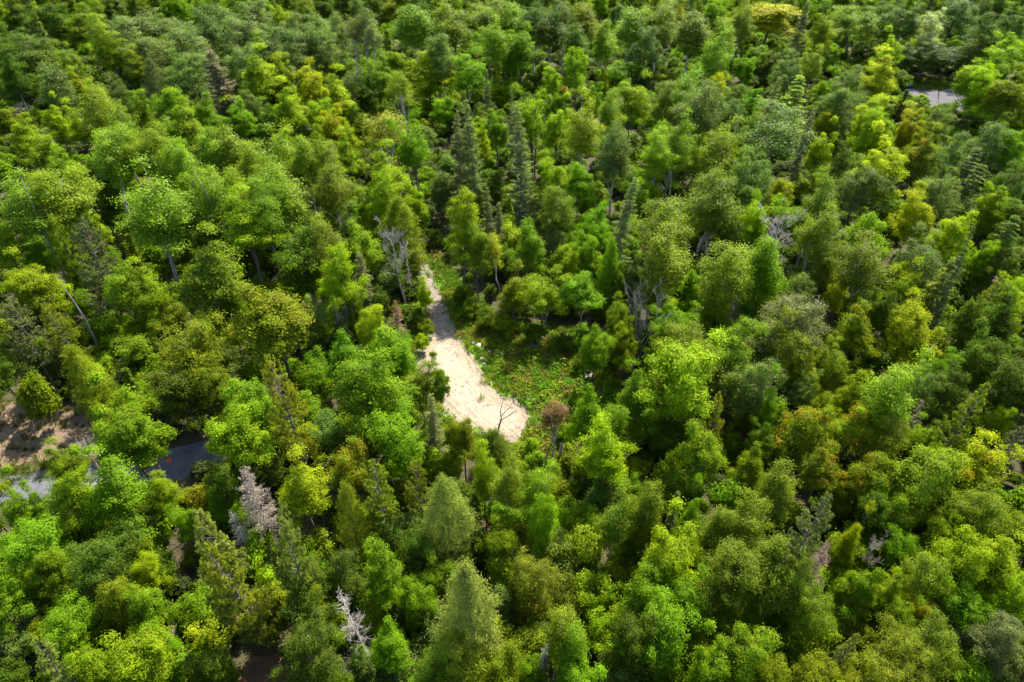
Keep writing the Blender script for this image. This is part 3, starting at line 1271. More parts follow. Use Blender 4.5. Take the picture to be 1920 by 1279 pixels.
def tracks(nt, tc, c, h):
    t = N(nt, 'ShaderNodeAttribute', attribute_type='GEOMETRY', attribute_name='track').outputs['Vector']
    mp = N(nt, 'ShaderNodeMapping')
    mp.inputs['Scale'].default_value = (2.1, 0.13, 1)
    L(nt, t, mp.inputs[0])
    r = noise(nt, 1.0, 5, 0.62, mp.outputs[0])
    rut = ramp(nt, r, [(0.40, (0, 0, 0)), (0.60, (1, 1, 1))])
    e = N(nt, 'ShaderNodeAttribute', attribute_type='GEOMETRY', attribute_name='edge').outputs['Fac']
    big = noise(nt, 0.55, 5, 0.65, tc)
    # the rim is mixed with soil, litter and pinkish gravel
    rim = math_n(nt, 'SUBTRACT', 1.0, math_n(nt, 'MULTIPLY', e, 0.42), True)
    rim = math_n(nt, 'MULTIPLY', rim, ramp(nt, noise(nt, 2.6, 6, 0.75, tc), [(0.36, (0, 0, 0)), (0.62, (1, 1, 1))]))
    c = mix(nt, math_n(nt, 'MULTIPLY', rut, 0.24), c, (0.125, 0.092, 0.064))
    c = mix(nt, math_n(nt, 'MULTIPLY', ramp(nt, big, [(0.5, (0, 0, 0)), (0.72, (1, 1, 1))]), 0.38), c, (0.135, 0.098, 0.074))
    c = mix(nt, math_n(nt, 'MULTIPLY', rim, 0.85), c, (0.07, 0.055, 0.026))
    h2 = math_n(nt, 'ADD', math_n(nt, 'MULTIPLY', h, 0.5), math_n(nt, 'MULTIPLY', rut, -0.35))
    return c, h2


M_SAND = ground_material('raked_sand', [(0.25, (0.135, 0.102, 0.068)), (0.42, (0.205, 0.165, 0.115)), (0.8, (0.25, 0.21, 0.155))], 0.8, 0.9, fine=5.0,
                         speck=(3.2, .13, (0.05, 0.036, 0.024), .55), extra=tracks)
M_DRIVE = ground_material('grey_gravel', [(0.28, (0.045, 0.05, 0.018)), (0.43, (0.095, 0.078, 0.052)), (0.6, (0.155, 0.130, 0.105)), (0.8, (0.21, 0.182, 0.155))], 0.7, 0.9, fine=6.0,
                          speck=(7, .2, (0.22, 0.21, 0.19), .35))
M_ROAD = ground_material('road_gravel', [(0.3, (0.04, 0.037, 0.039)), (0.5, (0.06, 0.057, 0.06)), (0.7, (0.085, 0.082, 0.086))], 0.25, 0.4)

# forest floor: one sheet to beyond everything in view, gently uneven, flat where sheets lie on it
xs = np.concatenate([np.linspace(-1500, -190, 12), np.linspace(-180, 180, 181), np.linspace(190, 1500, 12)])
ys = np.concatenate([np.linspace(-600, -50, 8), np.linspace(-40, 320, 181), np.linspace(330, 2500, 14)])
X, Y = np.meshgrid(xs, ys)
P = np.stack([X.ravel(), Y.ravel()], 1)
dip = np.full(len(P), 1e9)
for zn in (Z_CLEAR, Z_LANE, Z_BANK, Z_VERGE, Z_RUST, Z_GRAVEL, Z_ROADGRASS, Z_TRACK, Z_SAND, Z_DRIVE):
    dip = np.minimum(dip, sdf(P, zn))
zf = np.clip((dip - 3) / 6, 0, 1) * (wobble(P, 6) * 0.5 - 0.15) - 0.01
idx = np.arange(len(P)).reshape(len(ys), len(xs))
Q = np.stack([idx[:-1, :-1], idx[:-1, 1:], idx[1:, 1:], idx[1:, :-1]], -1).reshape(-1, 4)
go = bpy.data.objects.new('ground', mesh_from('ground', np.column_stack([P, zf]), Q, M_FLOOR, smooth=True))
C.objects.link(go)
go['kind'] = 'structure'

_c0, _c1 = at(835, 640)[0], at(930, 800)[0]


def track_uv(pts):
    """Across / along coordinates of the slightly curved wheel tracks on the sand."""
    d = np.array([_c1.x - _c0.x, _c1.y - _c0.y])
    ln = np.linalg.norm(d)
    d /= ln
    n = np.array([-d[1], d[0]])
    w = pts - np.array([_c0.x, _c0.y])
    v = w @ d
    u = w @ n + 2.2 * np.cos((v / ln - 0.35) * 2.6)
    return np.column_stack([u, v, np.zeros(len(pts))])


sheet('clearing_ground', Z_CLEAR, 0.004, 0.4, M_GRASSY, 0.8)
sheet('gravel_driveway', Z_DRIVE, 0.008, 0.22, M_DRIVE, 0.55, rough=0.03)
sheet('sand_pad', Z_SAND, 0.012, 0.16, M_SAND, 0.75, track_uv, rough=0.06)
sheet('leaf_litter_bank', Z_BANK, 0.004, 0.4, M_BANK, 0.6)
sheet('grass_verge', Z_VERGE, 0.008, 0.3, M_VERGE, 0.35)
sheet('forest_lane', Z_LANE, 0.012, 0.3, M_LANE, 0.3)
sheet('rust_brown_path', Z_RUST, 0.004, 0.3, M_RUST, 0.3)
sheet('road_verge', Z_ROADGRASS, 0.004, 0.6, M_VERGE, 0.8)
sheet('gravel_road', Z_GRAVEL, 0.010, 0.5, M_ROAD, 0.5)
sheet('far_track', Z_TRACK, 0.006, 0.5, M_DRIVE, 0.4)

BARE = [Z_SAND, Z_DRIVE, Z_LANE, Z_GRAVEL, Z_TRACK, Z_RUST]
OPEN = [Z_CLEAR, Z_BANK, Z_VERGE, Z_ROADGRASS] + BARE


def open_dist(P, zones):
    d = np.full(len(P), 1e9)
    for zn in zones:
        d = np.minimum(d, sdf(P, zn))
    return d


# ------------------------------------------------------------------ the trees
TR = np.random.default_rng(77)
WIDEN = {k: 1.34 for k in 'MOAU'} | {k: 1.2 for k in 'LTB'} | {k: 1.08 for k in 'SNHCPDKR'}
counts = {}


def height_of(kind, w):
    lo, hi, a, b = {'M': (4.5, 17, 5.0, 1.2), 'L': (6, 18, 6.5, 1.7), 'A': (7, 19, 7.5, 1.5), 'O': (6, 17, 5.5, 1.1), 'B': (8, 18, 9, 1.8),
                    'S': (9, 20, 8, 2.4), 'N': (4, 10, 3, 2.0), 'H': (8, 16, 6, 1.4), 'C': (5, 16, 4, 2.2), 'P': (9, 19, 6, 1.9),
                    'D': (5, 14, 6, 1.2), 'K': (7, 14, 6, 2), 'R': (6, 14, 6, 2), 'T': (1.6, 4, 1.2, .8), 'U': (4, 9, 2.5, 1.0)}[kind]
    return min(max(a + b * w, lo), hi)


def child(parent, name, me, **props):
    o = bpy.data.objects.new(name, me)
    C.objects.link(o)
    o.parent = parent
    for k, v in props.items():
        o[k] = v
    return o


def base_mix(col):
    j = TR.normal(0, 0.05, 3)
    s = 1 + TR.normal(0, 0.08)
    return [float(max(c * s * (1 + a), 0.004)) for c, a in zip(col, j)]


class Tree:
    pass


trees = []
for line in TREES.strip().splitlines():
    own = None
    if '|' in line:
        line, own = [s.strip() for s in line.split('|')]
    f = line.split()
    t = Tree()
    t.kind, t.px, t.py, t.w, t.col, t.own = f[0], float(f[1]), float(f[2]), float(f[3]), f[4], own
    t.acc, t.amt, t.H, t.fan, t.B = 'Y', 0.0, None, False, None
    for e in f[5:]:
        if e.startswith('H='):
            t.H = float(e[2:])
        elif e.startswith('B='):
            t.B = float(e[2:])
        elif ':' in e:
            t.acc, t.amt = e.split(':')[0], float(e.split(':')[1])
        elif e == 'fan':
            t.fan = True
    trees.append(t)

# gaps of the canopy hold low young trees, each one its own: find what the listed crowns leave open
cov = np.zeros((160, 240), bool)
gy, gx = np.mgrid[0:160, 0:240] * 8.0 + 4


def cover(x, y, w, h):
    global cov
    cov |= (((gx - x) / (w * .63)) ** 2 + ((gy - (y + h * .5)) / (h * .62)) ** 2) < 1


for t in trees:
    steep = min(1.0, 0.62 + (1279 - t.py) / 1279 * 0.4)
    cover(t.px, t.py, t.w * (.6 if t.kind in 'DKBR' else 1), t.w * {'M': 1.0, 'O': .95, 'T': .8}.get(t.kind, 1.45) * steep)
gp = np.array([at(x, y + 16, 0)[0][:2] for x, y in zip(gx.ravel(), gy.ravel())])
opn = (open_dist(gp, OPEN) < 1.2).reshape(cov.shape)
near_open = opn.copy()
near_open[33:41, 0:6] = True
for di in range(-3, 4):
    for dj in range(-3, 4):
        near_open |= np.roll(np.roll(opn, di, 0), dj, 1)
gr = np.random.default_rng(21)
order = gr.permutation(cov.size)
for k in order:
    i, j = divmod(int(k), 240)
    if cov[i, j] or near_open[i, j] or (i < 44 and gr.random() < .7) or len(trees) > 715:
        continue
    x, y = gx[i, j], gy[i, j]
    scale = 34 + 30 * y / 1279
    t = Tree()
    t.kind, t.own, t.H, t.fan, t.B = 'U', None, None, False, None
    t.w = scale * gr.uniform(.85, 1.25)
    t.px, t.py = x, y - t.w * .4
    t.col = gr.choice(list('ggdolyb'))
    t.acc, t.amt = gr.choice(['Y', 'q']), (gr.uniform(.1, .3) if gr.random() < .15 else 0.0)
    cover(t.px, t.py, t.w * 1.0, t.w * 1.15)
    trees.append(t)

for t in trees:
    H = t.H or 13.0
    tipf = 0.86 if t.kind in 'MOTU' else 0.92 if t.kind in 'LA' else 0.97
    if t.B:      # the foot is seen in the photograph: the height that puts it there
        H = t.H = min((h * .1 for h in range(15, 240)), key=lambda h: abs(project((*at(t.px, t.py, h * tipf)[0][:2], 0))[1] - t.B))
    for _ in range(5):
        p, dep = at(t.px, t.py, H * tipf)
        W = t.w * dep / FPX * WIDEN[t.kind] * (1.1 if t.py < 330 and t.kind in 'MOA' else 1)
        if t.H is None:
            H = height_of(t.kind, W)
    # a crown's base must stand off the bare ground: shorten the tree (its foot moves away from the camera) or, failing that, lengthen it
    def bad(h):
        q, _ = at(t.px, t.py, h * tipf)
        return open_dist(np.array([[q.x, q.y]]), BARE)[0] < (0.4 if t.kind not in 'K' else -5)
    if bad(H):
        for s in [x for k in range(1, 40) for x in (1 - 0.02 * k, 1 + 0.02 * k)]:
            if 0.45 < s < 1.5 and not bad(H * s):
                H *= s
                break
        p, dep = at(t.px, t.py, H * tipf)
        W = t.w * dep / FPX * WIDEN[t.kind] * (1.1 if t.py < 330 and t.kind in 'MOA' else 1)
    t.H, t.W, t.p = H, W, p
    opts = V[t.kind]
    if t.kind == 'D':
        opts = opts[2:] if t.fan else opts[:2]
    t.v = int(TR.integers(0, len(opts)))
    crown, trunk, w0, h0 = opts[t.v]
    name, noun, cat, group = KIND[t.kind]
    r = bpy.data.objects.new(name, None)
    r.empty_display_size = 0.5
    C.objects.link(r)
    r.location = (p.x, p.y, 0.0)
    sc = W / w0
    r.scale = (sc * TR.uniform(.86, 1.14), sc * TR.uniform(.86, 1.14), H / h0)
    r.rotation_euler = (TR.normal(0, .045), TR.normal(0, .045), TR.uniform(0, 6.283))
    r['category'] = cat
    r['group'] = group
    t.ob = r
    child(r, 'trunk', trunk)
    if t.kind in 'DK':
        child(r, 'branches', crown)
    else:
        child(r, 'crown', crown, leaf_colour=base_mix(COL[t.col]), accent_colour=base_mix(COL[t.acc]), accent_amount=float(t.amt if t.amt else 0.02))

# labels: what the tree looks like, then its rank by distance from the landmark that tells it apart
LANDMARKS = [('the pale sand pad', 890, 740), ('the gravel driveway', 822, 575), ('the brown leaf-litter bank', 90, 815), ('the blue tarps', 14, 297),
             ('the gravel road', 1760, 185), ('the asphalt lane', 335, 872), ('the white boulder', 990, 750)]
SHORT = {'light green open-crowned': 'the open-crowned tree with pale forking stems', 'large brownish-grey conifer': 'the large brownish-grey conifer',
         'whitish pale-topped': 'the whitish bush', 'thin half-bare': 'the thin half-bare brownish-orange tree', 'large bright golden': 'the large golden tree at the top edge',
         'lime-green layered': 'the lime layered conifer', 'large blue-green': 'the large blue-green egg-shaped tree', 'pale whitish-green': 'the pale whitish-green tree',
         'wide sparse': 'the wide sparse orange-olive tree', 'bleached bare tree': 'the bleached bare tree', 'rusty brown': 'the rusty brown dead conifer',
         'fan-shaped': 'the fan-shaped bare stems', 'pale dead limbs': 'the pale dead limbs', 'wide domed silvery': 'the silvery grey-green dome', 'narrow grey spire': 'the grey spire-like conifer',
         'yellow-green tree topped': 'the orange-topped tree', 'tall golden-olive': 'the tall golden-olive conifer', 'glowing': 'the glowing yellow-green tree',
         'biggest feathery': 'the biggest feathery conifer', 'pinkish-grey dead conifer with': 'the pinkish-grey dry conifer', 'stark white': 'the stark white dead conifer',
         'wide pale olive': 'the wide pale olive cone', 'tallest grey-green': 'the tallest grey-green conifer', 'golden-leaved thin': 'the golden-leaved thin tree',
         'thin tree with reddish': 'the reddish-brown thin tree'}
for t in trees:
    if t.own:
        t.ob['label'] = t.own
        for k, v in SHORT.items():
            if t.own.startswith(k):
                LANDMARKS.append((v, t.px, t.py))


def describe(t):
    # the words follow what shows in the photograph: crown width there, colour, turned leaves
    size = {'M': (52, 100), 'L': (52, 80), 'A': (54, 84), 'O': (56, 95), 'U': (44, 64)}.get(t.kind)
    s = '' if not size else ('small ' if t.w < size[0] else 'broad ' if t.w > size[1] else '')
    c = COLWORD[t.col]
    if t.kind == 'S' and t.H > 17:
        s = 'very '
    return s + c + ' ' + KIND[t.kind][1] + (' with turning leaves' if t.amt >= .12 and t.kind not in 'SPRK' else '')


ORD = ['nearest', 'second', 'third', 'fourth', 'fifth', 'sixth', 'seventh', 'eighth', 'ninth']
DIRS = {'above': lambda dx, dy: dy < 0 and abs(dy) >= abs(dx), 'below': lambda dx, dy: dy >= 0 and abs(dy) >= abs(dx),
        'left of': lambda dx, dy: dx < 0 and abs(dx) > abs(dy), 'right of': lambda dx, dy: dx >= 0 and abs(dx) > abs(dy)}
byd = {}
for t in trees:
    if not t.own:
        byd.setdefault(describe(t), []).append(t)
for d, lst in byd.items():
    for t in lst:
        best = None
        for ln, lx, ly in LANDMARKS:
            dx, dy = t.px - lx, t.py + t.w * .4 - ly
            dist = math.hypot(dx, dy)
            if dist < 12:
                continue
            for dn, fn in DIRS.items():
                if fn(dx, dy):
                    rank = sum(1 for u in lst if fn(u.px - lx, u.py + u.w * .4 - ly) and math.hypot(u.px - lx, u.py + u.w * .4 - ly) < dist - 1e-6)
                    score = dist * (1 + 0.55 * rank)
                    if best is None or score < best[0]:
                        best = (score, rank, dn, ln, dist)
        _, rank, dn, ln, dist = best
        if len(lst) == 1:
            t.ob['label'] = f'the only {d}, {"just " if dist < 90 else ""}{dn} {ln}'.replace('the only', 'single')
        else:
            t.ob['label'] = d + ', ' + (ORD[rank] if rank < 9 else '%dth' % (rank + 1)) + ('' if rank == 0 else ' nearest') + ' ' + dn + ' ' + ln
        if len(t.ob['label'].split()) > 16:
            t.ob['label'] = t.ob['label'].replace(' with turning leaves', ' turning').replace('upright fine-leaved tree', 'fine-leaved tree')
        if len(t.ob['label'].split()) > 16:
            t.ob['label'] = t.ob['label'].replace('rounded leafy tree', 'leafy tree').replace('single ', '').replace('just ', '').replace(' turning', '').replace('low leafy tree', 'low tree')

# ------------------------------------------------------------------ stuff: undergrowth, forest beyond the frame, grass, weeds, stones
def scatter(name, pts, rotz, scl, var, cols, sources, acc=None, amt=None):
    """One stuff object: the sources' meshes instanced on points (geometry nodes)."""
    hold = bpy.data.collections.new(name + '_sources')
    for i, meshes in enumerate(sources):
        for j, me in enumerate(meshes):
            o = bpy.data.objects.new('%s_source_%02d_%d' % (name, i, j), me)
            hold.objects.link(o)
    n = len(pts)
    me = bpy.data.meshes.new(name)
    me.vertices.add(n)
    me.vertices.foreach_set('co', np.ascontiguousarray(pts, dtype=np.float32).ravel())

    def attr(nm, ty, key, arr):
        a = me.attributes.new(nm, ty, 'POINT')
        a.data.foreach_set(key, np.ascontiguousarray(arr).ravel())
    attr('turn', 'FLOAT_VECTOR', 'vector', np.column_stack([np.zeros(n), np.zeros(n), rotz]).astype(np.float32))
    attr('size', 'FLOAT_VECTOR', 'vector', scl.astype(np.float32))
    attr('leaf_colour', 'FLOAT_COLOR', 'color', np.column_stack([cols, np.ones(n)]).astype(np.float32))
    ac = np.tile(np.array(COL['Y'] + (1.0,)), (n, 1)) if acc is None else np.column_stack([acc, np.ones(n)])
    attr('accent_colour', 'FLOAT_COLOR', 'color', ac.astype(np.float32))
    attr('accent_amount', 'FLOAT', 'value', (np.full(n, .04) if amt is None else amt).astype(np.float32))
    per = len(sources[0])
    for j in range(per):
        attr('pick_%d' % j, 'INT', 'value', (var * per + j).astype(np.int32))
    o = bpy.data.objects.new(name, me)
    C.objects.link(o)
    o['kind'] = 'stuff'
    ng = bpy.data.node_groups.new(name + '_scatter', 'GeometryNodeTree')
    ng.interface.new_socket('Geometry', in_out='INPUT', socket_type='NodeSocketGeometry')
    ng.interface.new_socket('Geometry', in_out='OUTPUT', socket_type='NodeSocketGeometry')
    gi, gout = ng.nodes.new('NodeGroupInput'), ng.nodes.new('NodeGroupOutput')
    ci = ng.nodes.new('GeometryNodeCollectionInfo')
    ci.inputs['Collection'].default_value = hold
    ci.inputs['Separate Children'].default_value = True
    ci.inputs['Reset Children'].default_value = True
    join = ng.nodes.new('GeometryNodeJoinGeometry')

    def named(nm, ty):
        a = ng.nodes.new('GeometryNodeInputNamedAttribute')
        a.data_type = ty
        a.inputs['Name'].default_value = nm
        return [s for s in a.outputs if s.enabled and s.name == 'Attribute'][0]
    for j in range(per):
        ip = ng.nodes.new('GeometryNodeInstanceOnPoints')
        ng.links.new(gi.outputs[0], ip.inputs['Points'])
        ng.links.new(ci.outputs[0], ip.inputs['Instance'])
        ip.inputs['Pick Instance'].default_value = True
        ng.links.new(named('pick_%d' % j, 'INT'), ip.inputs['Instance Index'])
        ng.links.new(named('turn', 'FLOAT_VECTOR'), ip.inputs['Rotation'])
        ng.links.new(named('size', 'FLOAT_VECTOR'), ip.inputs['Scale'])
        ng.links.new(ip.outputs[0], join.inputs[0])
    ng.links.new(join.outputs[0], gout.inputs[0])
    md = o.modifiers.new('scatter', 'NODES')
    md.node_group = ng
    return o


def poisson(rng, x0, x1, y0, y1, r, tries=60000):
    cell = r / 1.4143
    grid, out = {}, []
    xs_, ys_ = rng.uniform(x0, x1, tries), rng.uniform(y0, y1, tries)
    for x, y in zip(xs_, ys_):
        ci, cj = int(x / cell), int(y / cell)
        ok = True
        for a in range(ci - 2, ci + 3):
            for b in range(cj - 2, cj + 3):
                q = grid.get((a, b))
                if q and (q[0] - x) ** 2 + (q[1] - y) ** 2 < r * r:
                    ok = False
                    break
            if not ok:
                break
        if ok:
            grid[(ci, cj)] = (x, y)
            out.append((x, y))
    return np.array(out)


def pix_of(P, z):
    F = np.array([0, math.cos(PITCH), -math.sin(PITCH)])
    U = np.array([0, math.sin(PITCH), math.cos(PITCH)])
    q = np.column_stack([P, np.full(len(P), 0) + z]) - np.array([0, 0, CAM_H])
    f = q @ F
    f = np.where(np.abs(f) < 0.1, 0.1, f)
    return 960 + FPX * q[:, 0] / f, 639.5 - FPX * (q @ U) / f, f


sr = np.random.default_rng(9)
tree_xy = np.array([[t.p.x, t.p.y] for t in trees])
tree_r = np.array([t.W * 0.5 for t in trees])

# low undergrowth between the trunks, everywhere but on the open ground
U = poisson(sr, -190, 190, 8, 290, 2.4)
U = U[open_dist(U, OPEN) > 0.8]
dep = np.sqrt(U[:, 0] ** 2 + U[:, 1] ** 2)
px_, py_, _f = pix_of(U, 2.0)
U = U[(px_ > -700) & (px_ < 2620) & (py_ > -140) & (py_ < 1800)]
n = len(U)
names = ['d', 'd', 'g', 'o', 'd', 'g', 'b', 'k']
cols = np.array([COL[names[i]] for i in sr.integers(0, len(names), n)]) * sr.uniform(.75, 1.15, (n, 1))
h = sr.uniform(0.5, 1.35, n)
scl = np.column_stack([h * sr.uniform(.8, 1.3, n), h * sr.uniform(.8, 1.3, n), h])
scatter('undergrowth', np.column_stack([U, np.full(n, -0.1)]), sr.uniform(0, 6.28, n), scl, sr.integers(0, 3, n), cols, [[c, t] for c, t, _, _ in V['T']])

# the forest goes on outside the frame (one mass; inside the frame every tree is its own)
F_ = poisson(sr, -230, 230, -35, 330, 5.0, 60000)
px_, py_, f_ = pix_of(F_, 12.0)
outside = (f_ < 3) | (px_ < -70) | (px_ > 1990) | (py_ < -10) | (py_ > 1345)
F_ = F_[outside & (open_dist(F_, OPEN) > 2.5)]
dmin = np.sqrt(((F_[:, None, :] - tree_xy[None]) ** 2).sum(2)).min(1)
F_ = F_[dmin > 3.5]
n = len(F_)
src = V['M'] + V['O'] + V['A'] + V['S'] + V['L']
var = sr.integers(0, len(src), n)
names = ['g', 'l', 'd', 'o', 'y', 'b', 'd', 'g']
cols = np.array([COL[names[i]] for i in sr.integers(0, len(names), n)]) * sr.uniform(.8, 1.15, (n, 1))
sc = sr.uniform(.7, 1.0, n)
scatter('forest', np.column_stack([F_, np.zeros(n)]), sr.uniform(0, 6.28, n), np.column_stack([sc, sc, sc * sr.uniform(.9, 1.12, n)]), var, cols, [[c, t] for c, t, _, _ in src])


def tuft_mesh(name, seed, nb, hgt, spread, width):
    rng = np.random.default_rng(seed)
    V_, Q_, col = [], [], []
    for i in range(nb):
        a = rng.uniform(0, 6.283)
        b = np.array([rng.normal(0, spread * .45), rng.normal(0, spread * .45), 0])
        d = np.array([math.cos(a), math.sin(a), 0])
        s = np.array([-math.sin(a), math.cos(a), 0]) * width
        hh = hgt * rng.uniform(.5, 1.2)
        m = b + d * hh * 0.22 + np.array([0, 0, hh * .6])
        e = b + d * hh * rng.uniform(.4, .8) + np.array([0, 0, hh * rng.uniform(.75, 1)])
        k = len(V_)
        V_ += [b - s, b + s, m + s * .8, m - s * .8, e + s * .1, e - s * .1]
        Q_ += [(k, k + 1, k + 2, k + 3), (k + 3, k + 2, k + 4, k + 5)]
        r = (rng.random(), rng.random(), rng.random())
        col += [r, r]
    return mesh_from(name, np.array(V_), np.array(Q_), M_BROAD, np.array(col))


def weed_mesh(name, seed, nl, R, H, leaf):
    rng = np.random.default_rng(seed)
    an = rng.uniform(0, 6.283, nl)
    rr = R * np.sqrt(rng.random(nl))
    P = np.column_stack([rr * np.cos(an), rr * np.sin(an), H * (1 - (rr / R) ** 2 * .6) * rng.uniform(.3, 1, nl)])
    Nn = np.column_stack([np.cos(an) * .4, np.sin(an) * .4, np.ones(nl)]) + rng.normal(0, .35, (nl, 3))
    V_, Q_ = leaves(rng, P, Nn, leaf * rng.uniform(.6, 1.3, nl), aspect=.7)
    return mesh_from(name, V_, Q_, M_BROAD, rng.random((nl, 3)))


G_T = [tuft_mesh('grass_tuft', 300 + i, 30, .55, .36, .024) for i in range(3)]
W_T = [weed_mesh('weed', 310 + i, 60, .6, .75, .17) for i in range(3)]

lo, hi = Z_CLEAR.min(0), Z_CLEAR.max(0)
G = poisson(sr, lo[0] - 1, hi[0] + 1, lo[1] - 1, hi[1] + 1, 0.27, 60000)
sd, sc_, sv = sdf(G, Z_SAND) + wobble(G) * .75, sdf(G, Z_CLEAR), sdf(G, Z_DRIVE)
inside = (sc_ < 1.0) & ((sd > 0.0) | (sr.random(len(G)) < .30 * np.exp(sd / .55))) & ((sv > 0.1) | (sr.random(len(G)) < .16))
# thin out towards the sand and the drive: bare soil shows between tufts
near = np.clip(np.minimum(sd, np.maximum(sv, 0) + .4) / 1.3, 0.3, 1)
G = G[inside & (sr.random(len(G)) < near * .9)]
extra = []
for zn, st, pr in ((Z_BANK, .7, .35), (Z_VERGE, .4, .5), (Z_ROADGRASS, .6, .9)):
    a, b = zn.min(0), zn.max(0)
    q = poisson(sr, a[0], b[0], a[1], b[1], st, 25000)
    extra.append(q[(sdf(q, zn) < .2) & (sr.random(len(q)) < pr)])
G = np.concatenate([G] + extra)
n = len(G)
dry = np.clip(0.33 + wobble(G, 1.6) * .9 + sr.normal(0, .25, n), 0, 1)[:, None]
cols = (np.array([.070, .135, .004]) * (1 - dry) + np.array([.170, .150, .018]) * dry) * sr.uniform(.75, 1.2, (n, 1))
h = sr.uniform(.6, 1.35, n)
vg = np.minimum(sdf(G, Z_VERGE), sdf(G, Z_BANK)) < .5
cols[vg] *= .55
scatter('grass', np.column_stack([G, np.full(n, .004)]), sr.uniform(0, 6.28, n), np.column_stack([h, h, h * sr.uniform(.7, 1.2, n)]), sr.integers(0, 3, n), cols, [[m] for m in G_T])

Wd = poisson(sr, lo[0], hi[0], lo[1], hi[1], 0.62, 30000)
a0, a1 = at(985, 770)[0], at(1090, 700)[0]
dens = 0.30 + 0.75 * np.exp(-((Wd[:, 0] - a0.x - 3.5) ** 2 + (Wd[:, 1] - a0.y) ** 2) / 70.0)
Wd = Wd[(sdf(Wd, Z_CLEAR) < 1.2) & (sdf(Wd, Z_SAND) > .35) & (sdf(Wd, Z_DRIVE) > .3) & (sr.random(len(Wd)) < dens)]
n = len(Wd)
k = sr.random(n)
cols = np.where(k[:, None] < .55, np.array([.085, .185, .006]), np.where(k[:, None] < .78, np.array([.145, .190, .006]), np.array([.13, .105, .025]))) * sr.uniform(.8, 1.2, (n, 1))
h = sr.uniform(.7, 2.0, n)
scatter('weeds', np.column_stack([Wd, np.full(n, .004)]), sr.uniform(0, 6.28, n), np.column_stack([h, h, h * sr.uniform(.7, 1.3, n)]), sr.integers(0, 3, n), cols, [[m] for m in W_T])


# ------------------------------------------------------------------ small things
def thing(name, label, cat, loc, rz=0.0, group=None):
    o = bpy.data.objects.new(name, None)
    o.empty_display_size = .3
    C.objects.link(o)
    o.location, o.rotation_euler = loc, (0, 0, rz)
    o['label'], o['category'] = label, cat
    if group:
        o['group'] = group
    return o


def rock_mesh(name, seed, mat):
    rng = np.random.default_rng(seed)
    import bmesh
    bm = bmesh.new()
    bmesh.ops.create_icosphere(bm, subdivisions=3, radius=.5)
    ks = rng.normal(size=(9, 3))
    ph = rng.uniform(.28, .46, 9)
    for v in bm.verts:
        d = np.array(v.co) / .5
        lim = 1.0
        for kk, p in zip(ks, ph):
            c = d.dot(kk / np.linalg.norm(kk))
            if c > 1e-3:
                lim = min(lim, p * 2 / c)
        r = .5 * min(lim, 1) * (1 + rng.normal(0, .012))
        v.co = Vector(d * r) * 1.0
        v.co.z *= .72
    me = bpy.data.meshes.new(name)
    bm.to_mesh(me)
    bm.free()
    me.materials.append(mat)
    return me


M_ROCK = plain_material('pale_limestone', (0.27, 0.265, 0.25), (0.46, 0.455, 0.44), 5.0, .8, .5)
M_ROCKD = plain_material('grey_stone', (0.13, 0.125, 0.12), (0.27, 0.26, 0.25), 5.0, .85, .5)
ROCKS = [rock_mesh('rock', 400 + i, M_ROCK) for i in range(3)]
ROCKD = [rock_mesh('rock', 410 + i, M_ROCKD) for i in range(2)]
for i, (x, y, s, dark, lab) in enumerate([
        (990, 750, .62, 0, 'single white boulder in the weeds just beyond the end of the sand pad'),
        (898, 650, .95, 0, 'largest white rock of the cluster at the upper edge of the grass by the sand'),
        (887, 644, .55, 0, 'white rock of middling size just left of the largest rock by the sand'),
        (914, 644, .35, 0, 'small slim white rock just right of the largest rock by the sand'),
        (906, 655, .60, 1, 'grey stone close below the largest white rock by the sand'),
        (917, 660, .42, 0, 'small pale rock in the grass two steps right of the grey stone'),
        (904, 675, .75, 1, 'flat grey stone at the very edge of the sand below the rock cluster'),
        (908, 684, .55, 0, 'pale rock on the sand rim below the flat grey stone'),
        (889, 616, .50, 0, 'pale rock in the shaded grass nearest to the gravel driveway'),
        (898, 629, .40, 0, 'pale rock between the driveway grass and the large white rock'),
        (936, 621, .30, 0, 'lone small white rock in the shaded grass beneath the golden bush'),
        (1022, 665, .42, 1, 'grey stone in the grass below the lower pinkish log heap'),
        (1028, 812, .55, 0, 'white stone beside a dark hole under the reddish-brown thin tree'),
        (828, 573, .35, 0, 'small white stone at the shaded rim of the gravel driveway')]):
    me = (ROCKD[i % 2] if dark else ROCKS[i % 3])
    o = bpy.data.objects.new('rock', me)
    C.objects.link(o)
    p, _ = at(x, y)
    o.location = (p.x, p.y, s * .2)
    o.scale = (s, s * .85, s * .9)
    o.rotation_euler = (0, 0, i * 1.3)
    o['label'], o['category'], o['group'] = lab, 'rock', 'pale rocks around the clearing'

# loose stones on the drive, along the sand's rim
st = poisson(sr, lo[0], hi[0], lo[1], hi[1], .35, 30000)
s1, s2 = sdf(st, Z_DRIVE), np.abs(sdf(st, Z_SAND) + wobble(st) * .55)
st = st[((s1 < .6) & (sr.random(len(st)) < .35)) | ((s2 < .5) & (sr.random(len(st)) < .3))]
n = len(st)
h = sr.uniform(.05, .22, n) * np.where(sr.random(n) < .1, 1.8, 1)
scatter('gravel', np.column_stack([st, np.full(n, .03)]), sr.uniform(0, 6.28, n), np.column_stack([h, h * .8, h * .7]), sr.integers(0, 2, n), np.ones((n, 3)), [[ROCKS[0]], [ROCKD[0]]])

# twigs and dead leaves blown onto the sand and the drive
tw = poisson(sr, lo[0], hi[0], lo[1], hi[1], .45, 25000)
tw = tw[((sdf(tw, Z_SAND) < .3) | (sdf(tw, Z_DRIVE) < .3)) & (sr.random(len(tw)) < .55 + .4 * wobble(tw, 2))]
n = len(tw)


